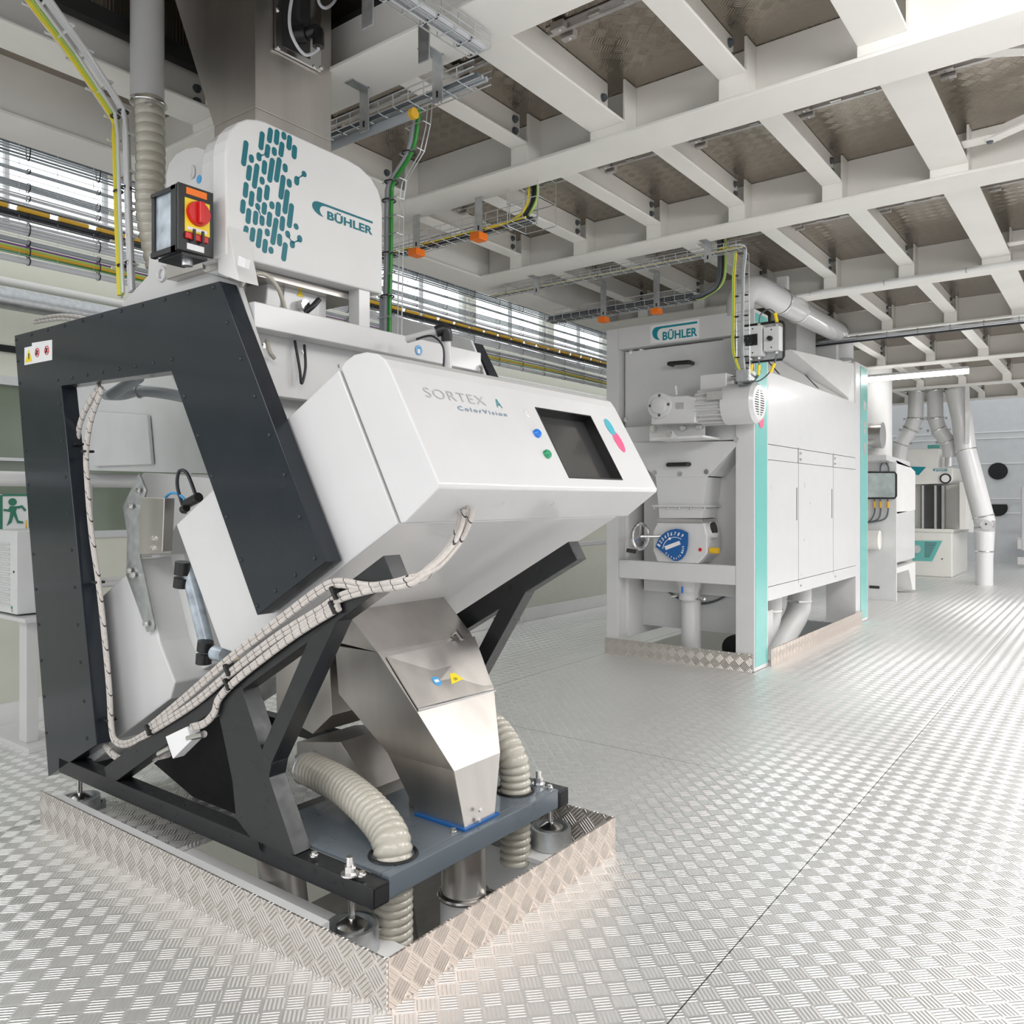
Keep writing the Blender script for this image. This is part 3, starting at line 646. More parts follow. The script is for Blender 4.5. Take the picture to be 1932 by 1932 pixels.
nL = (e2-k2).normalized(); dl = (k2-k1).normalized(); fn = nL.cross(dl).normalized(); fn = fn if fn.x > 0 else -fn
lid = MB().prism([k1+dl*.03+nL*.02+fn*.003, k2-dl*.004+nL*.005+fn*.003, e2-dl*.004-nL*.005+fn*.003, e1+dl*.03-nL*.01+fn*.003], fn*.006).build('hopper_lid', 'steel', S, bev=.001)
MB().cyl(k2+fn*.006, e2+fn*.006, .006, 10).build('hinge', 'steel2', lid)
def lidp(x, y, off=.0095):
    o = V((0, 0, EYE)); d = at(x, y, 'Y', 3)-o; q = k1+dl*.03+fn*off; t = (q-o).dot(fn)/d.dot(fn); return o+d*t
c = lidp(824, 1285); MB().prism([c+nL*.022*math.cos(a)+dl*.022*math.sin(a) for a in [i*math.pi/12 for i in range(24)]], fn*.001).build('manual_sticker', 'bluel', lid)
MB().prism([c+nL*.012+dl*.006+fn*.0012, c+nL*.012-dl*.007+fn*.0012, c-nL*.012-dl*.007+fn*.0012, c-nL*.012+dl*.006+fn*.0012], fn*.0006).build('book_symbol', 'paper', lid)
MB().prism([lidp(847, 1263), lidp(852, 1291), lidp(874, 1281)], fn*.001).build('warning_triangle', 'yellowp', lid)
c = lidp(858, 1281, .0108); ring(MB(), c, fn, .0055, .0012, 14, 5).build('warning_symbol', 'ink', lid); ring(MB(), c+nL*.009, fn, .0045, .0012, 14, 5).build('warning_symbol', 'ink', lid)
c = (k1.lerp(e1, .78)); m_ = MB(); m_.cyl(c+fn*.0, c+fn*.035, .01, 12); m_.bar(c+fn*.03-dl*.01, c+fn*.03+dl*.045, .012, .01, fn); m_.build('lid_latch', 'steel2', lid)
MB().box(k4.x-.25, k4.x+.012, k4.y-.012, e4.y+.012, .263, .272).build('gasket', 'dial', S)
for p in ((905, 1528), (903, 1547)): bolt(MB(), at(p[0], p[1], 'X', k4.x+.01), (1, 0, 0), .007, .008).build('bolt', 'steel2', hp)
# inner steel chutes behind the hopper
MB().prism([A(p, 2.30) for p in ((520, 1262), (620, 1200), (626, 1350), (590, 1385), (522, 1345))], (0, .5, 0)).build('inner_chute', 'steel', S, bev=.002)
MB().prism([A(p, 2.36) for p in ((560, 1400), (642, 1400), (700, 1490), (780, 1540), (700, 1560), (560, 1470))], (0, .35, 0)).build('inner_chute', 'steel', S, bev=.002)
MB().box(-2.30, -2.2, 2.35, 2.5, .262, .38).build('chute_block', 'steel', S, bev=.003)
MB().prism([A(p, 2.25) for p in ((290, 1440), (440, 1330), (450, 1540), (430, 1560))], (0, .04, 0)).build('dark_shroud', 'dark', S)
# flexible hoses
h0 = at(577, 1447, 'Y', 2.18); hol = at(742, 1612, 'Z', .262)
hosemesh([h0, at(612, 1464, 'Y', 2.15), at(655, 1490, 'Y', 2.11), at(698, 1528, 'Y', 2.06), at(731, 1570, 'Y', 2.03), hol+V((0, 0, .0)), hol+V((0, 0, -.16)), hol+V((.0, .0, -.45))], .066, .028, amp=.12).build('suction_hose', 'hose', S, smooth=True)
ring(MB(), h0+V((.01, 0, 0)), (1, -.1, -.1), .066, .007, 24).build('hose_clamp', 'galv', S, smooth=True)
ring(MB(), hol+V((0, 0, .002)), (0, 0, 1), .082, .007, 30).build('hose_grommet', 'blackp', S)
hol2 = at(972, 1492, 'Z', .262); 
hosemesh([hol2+V((-.30, .06, .20)), hol2+V((-.16, .04, .235)), hol2+V((-.03, 0, .16)), hol2+V((0, 0, .05)), hol2+V((0, 0, -.3))], .062, .03, amp=.16).build('suction_hose', 'hose', S, smooth=True)
ring(MB(), hol2+V((0, 0, .002)), (0, 0, 1), .078, .006, 30).build('hose_grommet', 'blackp', S)
# discharge spout under the deck
pc = V((-2.06, 2.41, 0)); MB().cyl(pc+V((0, 0, .249)), pc+V((0, 0, -.03)), .085, 28, .088).build('discharge_spout', 'steel', S, smooth=True)
dp = thing('discharge_pipe', 'short white pipe with a clamp ring below the sorter deck', 'pipe', (pc.x, pc.y, -.3))
MB().cyl(pc+V((0, 0, -.05)), pc+V((0, 0, -.9)), .092, 28).build('pipe', 'white', dp, smooth=True)
ring(MB(), pc+V((0, 0, -.04)), (0, 0, 1), .094, .011, 28).build('clamp_ring', 'steel2', dp, smooth=True)
MB().box(pc.x+.08, pc.x+.15, pc.y+.02, pc.y+.05, -.055, -.025).cyl(pc+V((.13, -.0, -.04)), pc+V((.13, .08, -.04)), .008).build('clamp_screw', 'steel2', dp)
o = MB().cyl((-2.32, 2.28, -.02), (-2.28, 2.4, -.9), .07, 24).build('down_pipe', 'steel', smooth=True); tag(o, 'slim steel pipe behind the white discharge pipe in the floor opening', 'pipe')
o = MB().cyl((-2.75, 2.05, .14), (-2.45, 1.98, -.9), .09, 24).build('down_pipe', 'steel', smooth=True); tag(o, 'slanted steel pipe going down left of the near foot of the sorter', 'pipe')
# ---- upper feeder
prof('side_plate', 'white', [(228, 576), (279, 520), (281, 484), (300, 482), (448, 534), (487, 657), (494, 700), (440, 690), (300, 600)], 1.878, 1.90, bev=.002)
Q = [A(p, 1.878) for p in [(300, 560), (281, 484), (300, 482), (448, 534), (487, 657), (520, 720), (440, 690)]]
MB().prism([p+V((0, 1.42, 0)) for p in Q], (0, .02, 0)).build('side_plate', 'white', S, bev=.002)
m_ = MB(); ring(m_, A((305, 517), 1.873), (0, 1, 0), .028, .008, 20, 8); m_.build('plate_boss', 'white', S, smooth=True)
for p in ((870, 672), (905, 698)): bolt(MB(), at(p[0], p[1], 'Y', 3.29), (0, -1, 0), .02, .02).build('bolt', 'steel2', S)
MB().box(-2.79, -2.70, 1.905, 3.30, 2.175, 2.275).build('cross_beam', 'white', S, bev=.004)
MB().box(-2.86, -2.80, 1.905, 3.30, 1.93, 2.20).build('feeder_front', 'matte', S, bev=.003)
MB().box(-2.98, -2.9, 1.905, 3.30, 1.5, 1.95).build('inner_cover', 'grey', S)
for y, z in ((2.02, 2.13), (2.22, 2.13), (2.42, 2.10), (2.62, 2.10), (2.75, 2.13)): bolt(MB(), (-2.80, y, z), (1, 0, 0), .008, .006).build('screw', 'steel2', S)
MB().tube(bez([(-2.78, 2.16, 2.17), (-2.76, 2.17, 2.05), (-2.76, 2.18, 1.99), (-2.76, 2.20, 2.06), (-2.78, 2.21, 2.16)]), .006, 8).build('cable_loop', 'cableb', S, smooth=True)
MB().tube(bez([(-2.78, 2.02, 2.15), (-2.76, 2.02, 2.10), (-2.77, 2.05, 2.08)]), .009, 8).build('cable_loop', 'hose', S, smooth=True)
c = at(790, 661, 'X', -2.698); MB().prism(disc(c, (1, 0, 0), .024, 26), (.001, 0, 0)).build('mask_sticker', 'bluel', S)
ring(MB(), c+V((.002, 0, 0)), (1, 0, 0), .019, .001, 26, 4).box(c.x+.001, c.x+.002, c.y-.009, c.y+.009, c.z-.014, c.z+.006).build('mask_symbol', 'paper', S)
# elbow pipe on top of the hood
a = at(762, 636, 'X', -2.62); b = at(838, 622, 'X', -2.45); 
bb = at(845, 640, 'X', -2.42); 
m_ = MB(); m_.cyl(at(768, 640, 'X', -2.6), at(826, 625, 'X', -2.45), .018, 16); m_.build('air_pipe', 'white', S, smooth=True)
el = at(840, 622, 'X', -2.42)
m_ = MB(); m_.tube(bez([at(822, 626, 'X', -2.45), el+V((0, .0, .0)), el+V((.0, .01, -.05))], 6), .026, 16); m_.build('pipe_elbow', 'blackp', S, smooth=True)
MB().cyl(el+V((0, .01, -.04)), el+V((0, .02, -.22)), .019, 16).build('air_pipe', 'white', S, smooth=True)
MB().tube(bez([at(785, 640, 'X', -2.5), at(815, 634, 'X', -2.44), at(836, 655, 'X', -2.40), at(837, 692, 'X', -2.40)]), .005, 6).build('thin_cable', 'cableb', S, smooth=True)
# terminal box under the logo panel
tb = MB(); xb = -2.86
P = [at(x, y, 'X', xb) for x, y in ((538, 541), (600, 556), (597, 600), (530, 592))]
tb.prism([at(x, y, 'X', xb-.01) for x, y in ((520, 519), (540, 522), (612, 541), (616, 548), (616, 605), (500, 580), (505, 530))], (-.16, 0, 0))
to = tb.build('terminal_box', 'white', S, bev=.006)
MB().prism(P, (-.01, 0, 0)).build('box_lid', 'white', to, bev=.003)
MB().prism([at(x, y, 'X', xb+.002) for x, y in ((560, 558), (567, 546), (573, 561))], (-.002, 0, 0)).build('warning_triangle', 'yellowp', to)
MB().cyl(at(566, 577, 'X', xb), at(566, 577, 'X', xb)+V((.04, 0, 0)), .024, 8).build('cable_gland', 'steel2', to)
MB().tube(bez([at(575, 590, 'X', -2.82), at(590, 578, 'X', -2.80), at(602, 565, 'X', -2.80)]), .012, 10).build('cable', 'cableb', to, smooth=True)
MB().tube(bez([at(455, 540, 'X', -2.75), at(470, 520, 'X', -2.75), at(500, 518, 'X', -2.76), at(525, 545, 'X', -2.76), at(540, 592, 'X', -2.78)]), .009, 10).build('cable', 'hose', to, smooth=True)
# ---------------------------------------------------------------- intake housing with the big logo
XL = -2.72
IH = thing('intake_housing', 'white housing with rounded cover, petrol dot pattern and maker lettering above the sorter', 'housing', (-2.9, 2.2, 2.4))
def L(x, y, X=XL): return at(x, y, 'X', X)
rim = [(427, 480), (426, 285), (429, 263), (436, 244), (450, 230), (466, 224), (486, 225), (500, 229), (655, 300), (680, 315), (700, 335), (714, 358), (720, 378), (722, 400), (722, 555)]
MB().prism([L(*p) for p in rim], (-.09, 0, 0)).build('cover', 'matte', IH, bev=.008, seg=3)
MB().prism([L(*p)+V((-.10, .02, -.0)) for p in rim], (-.10, 0, 0)).build('inner_cover', 'white', IH, bev=.01, seg=3)
a = L(427, 470); b = L(722, 540)
MB().box(-3.2, -2.93, a.y+.03, b.y-.02, a.z-.03, a.z+.25).build('lower_box', 'steel', IH, bev=.003)
MB().box(-2.925, -2.80, a.y+.04, b.y-.06, a.z-.045, a.z-.02).build('underside_plate', 'steel', IH)
MB().box(XL-.08, XL-.012, L(681, 560).y, L(701, 560).y, 2.277, a.z+.03).build('post', 'white', IH)
MB().prism([A(p, 1.80) for p in ((411, 395), (424, 400), (450, 530), (411, 515))], (0, .09, 0)).build('near_post', 'matte', IH, bev=.002)
# rear drum shaped cover
dr = A((366, 330), 1.95); dm = MB(); 
dm.loft([disc(dr+V((-.02, 0, 0)), (1, 0, 0), .135, 36), disc(dr+V((.14, 0, 0)), (1, 0, 0), .135, 36)]); dm = MB()
P = [A(p, 1.92) for p in ((312, 390), (313, 330), (318, 308), (332, 290), (352, 279), (372, 276), (392, 283), (404, 297), (410, 320), (411, 395))]
MB().prism(P, (0, .07, 0)).build('round_cover', 'white', IH, bev=.006, seg=3)
P = [A(p, 1.84) for p in ((345, 347), (424, 307), (424, 405), (411, 400), (411, 520), (345, 500))]
MB().prism(P, (0, .05, 0)).build('side_cover', 'white', IH, bev=.003)
ring(MB(), A((364, 325), 1.86), (.3, 1, 0), .022, .007, 18, 8).build('lifting_eye', 'white', IH, smooth=True)
c = A((375, 338), 1.838); MB().prism(disc(c, (0, 1, 0), .017, 20), (0, .0012, 0)).build('manual_sticker', 'bluel', IH)
MB().prism([A(p, 1.79) for p in ((450, 482), (464, 488), (461, 505), (448, 500))], (0, .02, 0)).build('paper_tag', 'paper', IH)
# dot pattern
s_ = 6.44
def pill(x0, y0, x1, y1, rx=30):
    a = L(440+x0/s_, 230+y0/s_); b = L(440+x1/s_, 230+y1/s_)
    r = (L(440+(x0+rx)/s_, 230+y0/s_).y-a.y)
    za, zb = a.z-r*.9, b.z+r*.9
    if zb > za: za = zb = (za+zb)/2
    ya = a.y; yb = b.y; pts = []
    for i in range(9): t = math.pi*i/8; pts.append(V((XL+.0006, ya+r*math.cos(t), za+r*math.sin(t))))
    for i in range(9): t = math.pi+math.pi*i/8; pts.append(V((XL+.0006, yb+r*math.cos(t), zb+r*math.sin(t))))
    return pts
PL = [(155, 230, 125, 535), (352, 120, 335, 340), (452, 75, 438, 255), (533, 95, 522, 277), (615, 125, 615, 215), (685, 165, 675, 342), (745, 285, 738, 450), (220, 400, 220, 495), (420, 275, 408, 435), (312, 375, 312, 475), (498, 310, 498, 410), (592, 245, 578, 425), (198, 528, 183, 712), (288, 510, 256, 808), (382, 470, 373, 637), (475, 442, 442, 735), (558, 435, 524, 732), (630, 510, 630, 610), (350, 670, 350, 760), (606, 648, 578, 940), (680, 695, 680, 795), (156, 735, 145, 920), (228, 843, 215, 1027), (323, 795, 313, 975), (415, 768, 402, 950), (121, 945, 112, 1112), (190, 1052, 178, 1237), (275, 1083, 266, 1250), (296, 990, 298, 1068), (350, 1140, 348, 1260), (380, 980, 373, 1125), (470, 970, 470, 1058), (549, 975, 540, 1150), (656, 825, 627, 1117), (443, 1095, 432, 1275), (520, 1168, 480, 1493), (600, 1148, 590, 1325), (708, 993, 680, 1287), (762, 1237, 765, 1307), (157, 1263, 131, 1490), (240, 1285, 228, 1455), (325, 1297, 303, 1532), (413, 1300, 413, 1388), (390, 1425, 380, 1592), (564, 1362, 561, 1508), (458, 1520, 458, 1600), (632, 1467, 612, 1692), (660, 1325, 663, 1405), (806, 1380, 808, 1462), (718, 1445, 718, 1532), (860, 600, 862, 668), (772, 662, 770, 768)]
mb = MB()
for p in PL: mb.prism(pill(*p), (.0006, 0, 0))
for a, b, c_ in (((295, 1040), (330, 1130), (350, 1170)), ((668, 1390), (700, 1440), (715, 1465)), ((725, 1470), (760, 1455), (800, 1440)), ((785, 690), (810, 670), (850, 645)), ((330, 410), (370, 400), (400, 385))):
    m_ = [L(440+q[0]/s_, 230+q[1]/s_)+V((.001, 0, 0)) for q in (a, b, c_)]
    mb.tube(m_, .002, 4, rf=lambda i: .0045 if i != 1 else .0018)
mb.build('dot_pattern', 'logo', IH)
# maker lettering: swoosh with a bar over the word
sw = [(1690, 1222), (1070, 968), (1020, 955), (985, 965), (962, 995), (958, 1030), (972, 1075), (1005, 1120), (1045, 1150), (1082, 1163), (1055, 1125), (1041, 1085), (1040, 1045), (1058, 1018), (1092, 1010), (1120, 1015), (1692, 1245)]
SW = [L(440+x/s_, 230+y/s_) for x, y in sw]
y0_ = min(p.y for p in SW); y1_ = max(p.y for p in SW); zr = L(440+1690/s_, 230+1390/s_).z; ztop = max(p.z for p in SW)
SWN = [((p.y-y0_)/(y1_-y0_), (p.z-zr)/(ztop-zr)) for p in SW]
# the bar is level on the real sign
def maker(parent, O, u, v, wd, ht, m, off=.0012):
    u = V(u); v = V(v); n_ = u.cross(v)
    O = V(O)
    P = [(1, 1), (.14, 1), (.075, .985), (.03, .90), (.005, .74), (.0, .60), (.012, .42), (.045, .25), (.10, .12), (.175, .06), (.135, .22), (.115, .40), (.12, .60), (.145, .76), (.19, .84), (.24, .855), (1, .855)]
    MB().prism([O+u*(x*wd)+v*(y*ht)+n_*off for x, y in P], n_*.0005).build('maker_swoosh', m, parent)
    textmesh('BÜHLER', 'maker_lettering', m, parent, O+u*(.235*wd)+v*(-.0*ht), u, v, wd*.765, ht*.72, .034, 1.02, off)
O = L(440+958/s_, 230+1163/s_); E_ = L(440+1692/s_, 230+1390/s_)
maker(IH, (XL, O.y, E_.z+.004), (0, 1, 0), (0, 0, 1), E_.y-O.y, L(440+1690/s_, 230+1222/s_).z-E_.z, 'logo')
# ---------------------------------------------------------------- stainless feed duct through the ceiling
XD = -2.95
fd = thing('feed_duct', 'flared stainless steel feed duct rising to the ceiling above the logo housing', 'duct', (-3.1, 2.3, 2.8))
c0 = at(482, 205, 'X', XD); cR = at(625, 250, 'X', XD).y; cL = at(404, 235, 'Y', c0.y).x; zb_ = 2.55
fl0 = at(404, 240, 'Y', c0.y); fl1 = at(330, 0, 'Y', c0.y); sl_ = (fl1.x-fl0.x)/(fl1.z-fl0.z)
def rgd(z, xl): return [V((xl, c0.y, z)), V((XD, c0.y, z)), V((XD, cR, z)), V((xl, cR, z))]
MB().loft([rgd(2.62, cL), rgd(fl0.z, cL)]).build('lower_section', 'steel', fd, bev=.002)
MB().loft([rgd(fl0.z+.001, cL), rgd(4.45, cL+sl_*(4.45-fl0.z))]).build('flared_section', 'steel', fd, bev=.002)
# inspection window on the right face
a = L(516, 20, XD+.004); 
wf = MB()
def D_(x, y, X=XD+.004): return at(x, y, 'X', X)
fo_ = [D_(517, -60), D_(517, 93), D_(603, 137), D_(603, -40)]
wf.prism(fo_, (.012, 0, 0)); wfo = wf.build('window_frame', 'steel2', fd, bev=.002)
MB().prism([D_(533, -60, XD+.0165), D_(533, 87, XD+.0165), D_(585, 112, XD+.0165), D_(585, -40, XD+.0165)], (.002, 0, 0)).build('window_glass', 'screen', fd)
for p in ((524, 18), (526, 90), (594, 126), (607, 128)): bolt(MB(), D_(p[0], p[1], XD+.017), (1, 0, 0), .008, .008).build('bolt', 'steel2', fd)
pc_ = D_(574, 66, XD+.05)
m_ = MB(); m_.cyl(pc_+V((-.05, -.03, 0)), pc_+V((.02, .0, 0)), .035, 18); m_.tube(bez([pc_+V((0, 0, 0)), pc_+V((.05, .03, .015)), pc_+V((.06, .03, -.03)), pc_+V((.06, .03, -.06))], 5), .026, 14); m_.build('plug', 'blackp', fd, smooth=True)
MB().tube(bez([pc_+V((.06, .03, -.06)), D_(598, 95, XD+.1), D_(575, 103, XD+.1), D_(552, 70, XD+.09), D_(546, 30, XD+.08), D_(556, -30, XD+.08)]), .007, 8).build('plug_cable', 'cablel', fd, smooth=True)
MB().tube(bez([D_(600, -25, XD+.08), D_(602, 5, XD+.09), D_(615, 15, XD+.1), D_(632, 0, XD+.1), D_(636, -30, XD+.1)]), .007, 8).build('plug_cable', 'cablel', fd, smooth=True)
ob_ = thing('duct_dark_gap_strip', 'black strips standing in for the dark gap around the steel duct at the ceiling', 'trim', (-3.2, 2.1, ZP-.03))  # shade of the gap around the duct, built as black strips
MB().box(-3.93, -2.44, 2.63, 2.685, ZP-.05, ZP+.03).box(-3.92, -3.86, 1.2, 2.63, ZP-.05, ZP+.03).box(-2.50, -2.445, 1.2, 2.63, ZP-.05, ZP+.03).build('strip', 'rubber', ob_)
# ---------------------------------------------------------------- isolator switch box
XI = -2.76
ib = thing('isolator_box', 'black isolator box with red rotary knob on a yellow plate beside the logo housing', 'switch box', at(340, 410, 'X', XI))
def I(x, y, X=XI): return at(x, y, 'X', X)
q0 = I(336, 342); q1 = I(403, 360); zb0 = I(336, 470).z; xl = at(284, 400, 'Y', q0.y).x
MB().box(XI-.012, XI, q0.y, q1.y, zb0, q0.z).build('front_plate', 'blackp', ib, bev=.003)
MB().box(xl, XI-.0125, q0.y+.012, q1.y-.004, zb0+.01, q0.z-.008).build('clear_cover', 'cover', ib, bev=.006)
MB().box(xl-.0, xl+.02, q0.y+.004, q0.y+.02, zb0, q0.z-.004).box(XI-.05, XI-.0125, q0.y, q0.y+.011, zb0, q0.z-.004).box(xl, XI-.02, q0.y+.0, q0.y+.0115, q0.z-.02, q0.z-.006).box(xl, XI-.02, q0.y+.0, q0.y+.0115, zb0, zb0+.02).build('corner_frame', 'blackp', ib)
yw = q1.y-q0.y; zh = q0.z-zb0
MB().box(XI, XI+.002, q0.y+yw*.18, q0.y+yw*.88, zb0+zh*.30, zb0+zh*.80).build('yellow_plate', 'yellowp', ib, bev=.0)
kc = V((XI+.002, q0.y+yw*.53, zb0+zh*.60))
kb = MB(); kb.loft([disc(kc, (1, 0, 0), yw*.32, 28), disc(kc+V((.018, 0, 0)), (1, 0, 0), yw*.30, 28)]); ko = kb.build('rotary_knob', 'red', ib, smooth=True)
MB().box(kc.x+.018, kc.x+.036, kc.y-.011, kc.y+.011, kc.z-yw*.27, kc.z+yw*.27).build('grip', 'red', ko, bev=.003)
MB().box(XI, XI+.012, q0.y+yw*.18, q0.y+yw*.80, zb0+zh*.19, zb0+zh*.28).build('red_slider', 'red', ib, bev=.002)
for f in (.38, .62): MB().box(XI+.012, XI+.02, q0.y+yw*(f-.03), q0.y+yw*(f+.03), zb0+zh*.16, zb0+zh*.34).build('slider_guard', 'blackp', ib)
MB().box(XI, XI+.0015, q0.y+yw*.22, q0.y+yw*.80, zb0+zh*.86, zb0+zh*.96).build('orange_label', 'orange', ib)
MB().box(XI, XI+.0025, q0.y+yw*.24, q0.y+yw*.80, zb0+zh*.33, zb0+zh*.38).build('white_label', 'paper', ib)
MB().box(XI, XI+.0015, q0.y+yw*.24, q0.y+yw*.72, zb0+zh*.04, zb0+zh*.13).build('white_label', 'paper', ib)
MB().cyl((XI-.06, q0.y+yw*.5, zb0-.001), (XI-.06, q0.y+yw*.5, zb0-.035), .02, 12).build('cable_gland', 'galv', ib)
MB().box(xl+.02, XI-.01, q0.y+.02, q1.y-.02, zb0-.012, zb0-.001).build('bottom_plate', 'blackp', ib)

# ---------------------------------------------------------------- cylinder separator in the middle
YF = 6.86; XS = -2.55
CM = thing('cylinder_separator', 'tall white grain separator with teal edge strips and maker name, behind the sorter', 'separator', (-3.3, 8.5, 0))
def B(x, y, Y=YF): return at(x, y, 'Y', Y)
def G(x, y, X=XS): return at(x, y, 'X', X)
def cbox(name, m, *a, parent=CM, bev=.004): return MB().box(*a).build(name, m, parent, bev=bev)
cbox('front_post', 'white', -4.03, -3.90, YF, 7.15, .16, 3.16)
cbox('front_post', 'white', -2.72, XS-.004, YF, 7.19, .005, 3.16)
cbox('lintel', 'white', -3.899, -2.721, YF, 6.98, 2.955, 3.16)
cbox('cross_rail', 'white', -3.899, -2.721, YF+.02, 6.98, 2.03, 2.20)
cbox('lower_rail', 'white', -3.899, -2.721, YF+.005, 6.97, .745, .918, bev=.008)
cbox('side_wall', 'matte', -3.90, -3.86, 6.99, 8.0, .16, 3.0)
cbox('upper_door', 'white', -3.87, -2.73, 6.95, 6.975, 2.205, 2.94, bev=.003)
MB().prism([B(1172, 835), B(1390, 832), B(1390, 840), B(1341, 893), B(1333, 900), B(1237, 900), B(1232, 895), B(1172, 845)], (0, .03, 0)).build('hopper_front', 'white', CM, bev=.003)
MB().loft([[B(1390, 838)+V((0, .03, 0)), B(1390, 838)+V((0, .6, 0)), B(1341, 898)+V((0, .3, 0)), B(1336, 898)+V((0, .03, 0))], [B(1390, 838)+V((-.01, .03, 0)), B(1390, 838)+V((-.01, .6, 0)), B(1341, 898)+V((-.01, .3, 0)), B(1336, 898)+V((-.01, .03, 0))]]).build('hopper_side', 'grey', CM)
P1 = [B(1237, 900), B(1333, 900)]; P2 = [B(1244, 978), B(1324, 978)]
def q4(a, b, d): return [a, b, b+V((0, d, 0)), a+V((0, d, 0))]
MB().loft([q4(P1[0], P1[1], .38), q4(P2[0], P2[1], .30)]).build('hopper_neck', 'white', CM, bev=.003)
MB().box(B(1234, 954).x, B(1334, 954).x, YF-.03, YF+.40, B(1240, 956).z, B(1240, 953).z).build('neck_flange', 'white', CM)
for x in (1236, 1262, 1283, 1305, 1331): bolt(MB(), B(x, 957)+V((0, -.02, -.003)), (0, 0, -1), .009, .012).build('bolt', 'steel2', CM)
MB().box(B(1240, 980).x, B(1326, 980).x, YF-.01, YF+.33, B(1240, 985).z, B(1240, 978).z).build('valve_flange', 'alu', CM)
vz0 = .92; vz1 = B(1240, 985).z
vx = [B(1232, 1000).x, B(1240, 986).x, B(1328, 986).x, B(1330, 1035).x, B(1316, 1058).x, B(1240, 1058).x]
MB().prism([V((vx[1], YF, vz1)), V((vx[2], YF, vz1)), V((vx[3]+.02, YF, vz1-.12)), V((vx[3]+.02, YF, vz0+.1)), V((vx[4], YF, vz0)), V((vx[5], YF, vz0)), V((vx[0], YF, vz0+.1)), V((vx[0], YF, vz1-.09))], (0, .32, 0)).build('rotary_valve', 'white', CM, bev=.01)
pcn = B(1347, 999, 6.95); MB().cyl(pcn+V((-.15, .0, -.05)), pcn, .075, 24).build('valve_port', 'white', CM, smooth=True)
MB().cyl(pcn+V((-.01, 0, 0)), pcn+V((.006, 0, .002)), .068, 24).build('port_opening', 'blackp', CM)
MB().prism(disc(B(1321, 1037, YF-.002), (0, 1, 0), .017, 18), (0, -.002, 0)).build('red_cap', 'red', CM)
a = B(1328, 1038, 6.9); m_ = MB(); m_.cyl(a, a+V((.06, 0, 0)), .012, 12); m_.build('oiler_fitting', 'steel2', CM); MB().cyl(a+V((.06, 0, 0)), a+V((.14, 0, 0)), .028, 18).build('oiler_glass', 'amber', CM, smooth=True)
# handwheel
hw = B(1208, 1012, 6.72); hx = V((.97, -.2, 0)).normalized()
hwo = ring(MB(), hw, hx, .115, .018, 32, 8)
hwo.build('hand_wheel', 'steel2', CM, smooth=True)
m_ = MB()
for k in range(3):
    t = math.radians(90+120*k); u = V((0, 0, 1)); s2 = hx.cross(u)
    m_.bar(hw, hw+(s2*math.cos(t)+u*math.sin(t))*.11, .02, .012, hx)
m_.build('wheel_spokes', 'steel2', CM)
MB().cyl(hw, B(1250, 1012, YF), .012, 12).build('wheel_shaft', 'steel2', CM, smooth=True)
MB().cyl(B(1182, 1038, 6.66), B(1200, 1041, 6.70), .018, 12).build('wheel_grip', 'blackp', CM, smooth=True)
# dial
def Dl(x, y, o=0): return at(1170+x/6.662, 940+y/6.662, 'Y', YF-.03-o)
dial = [(445, 610), (455, 575), (480, 520), (520, 465), (570, 425), (630, 398), (700, 385), (770, 395), (850, 435), (850, 560), (838, 650), (815, 710), (770, 765), (720, 790), (670, 785), (600, 735)]
do = MB().prism([Dl(*p) for p in dial], (0, .012, 0)).build('dial_plate', 'dial', CM)
for i, (x, y) in enumerate([(487, 590), (508, 548), (535, 514), (568, 485), (604, 458), (645, 448), (690, 445), (735, 452), (782, 470)]):
    ang = math.radians(70-i*13-10); u = V((math.cos(ang), 0, math.sin(ang))); v = V((-math.sin(ang), 0, math.cos(ang)))
    c = Dl(x, y, .002); textmesh(str(i+1), 'numeral', 'paper', do, c-u*.009-v*.017, u, v, .018, .034, .03)
m_ = MB(); m_.prism([Dl(555, 605, .002), Dl(745, 535, .002), Dl(762, 580, .002), Dl(575, 652, .002)], (0, -.001, 0)); m_.build('index_label', 'paper', do)
m_ = MB(); pts = bez([Dl(535, 635, .003), Dl(560, 560, .003), Dl(625, 505, .003), Dl(700, 490, .003), Dl(770, 515, .003)], 5); m_.tube(pts, .003, 5); m_.cyl(Dl(622, 508, .002), Dl(622, 508, .006), .012, 14); m_.build('index_arc', 'paper', do)
# ULTRATRIEUR along the lower edge
ut = "ULTRATRIEUR"; path = bez([Dl(570, 690, .002), Dl(625, 742, .002), Dl(690, 768, .002), Dl(745, 745, .002), Dl(785, 690, .002), Dl(800, 640, .002), Dl(798, 596, .002)], 10)
for i, ch in enumerate(ut):
    k = int((i+.15)/len(ut)*(len(path)-1)); k2 = min(k+4, len(path)-1); u = (path[k2]-path[k]).normalized(); u.y = 0; u.normalize(); v = V((-u.z, 0, u.x))
    textmesh(ch, 'dial_letter', 'paper', do, path[k]-v*.004, u, v, .013, .020, .03)
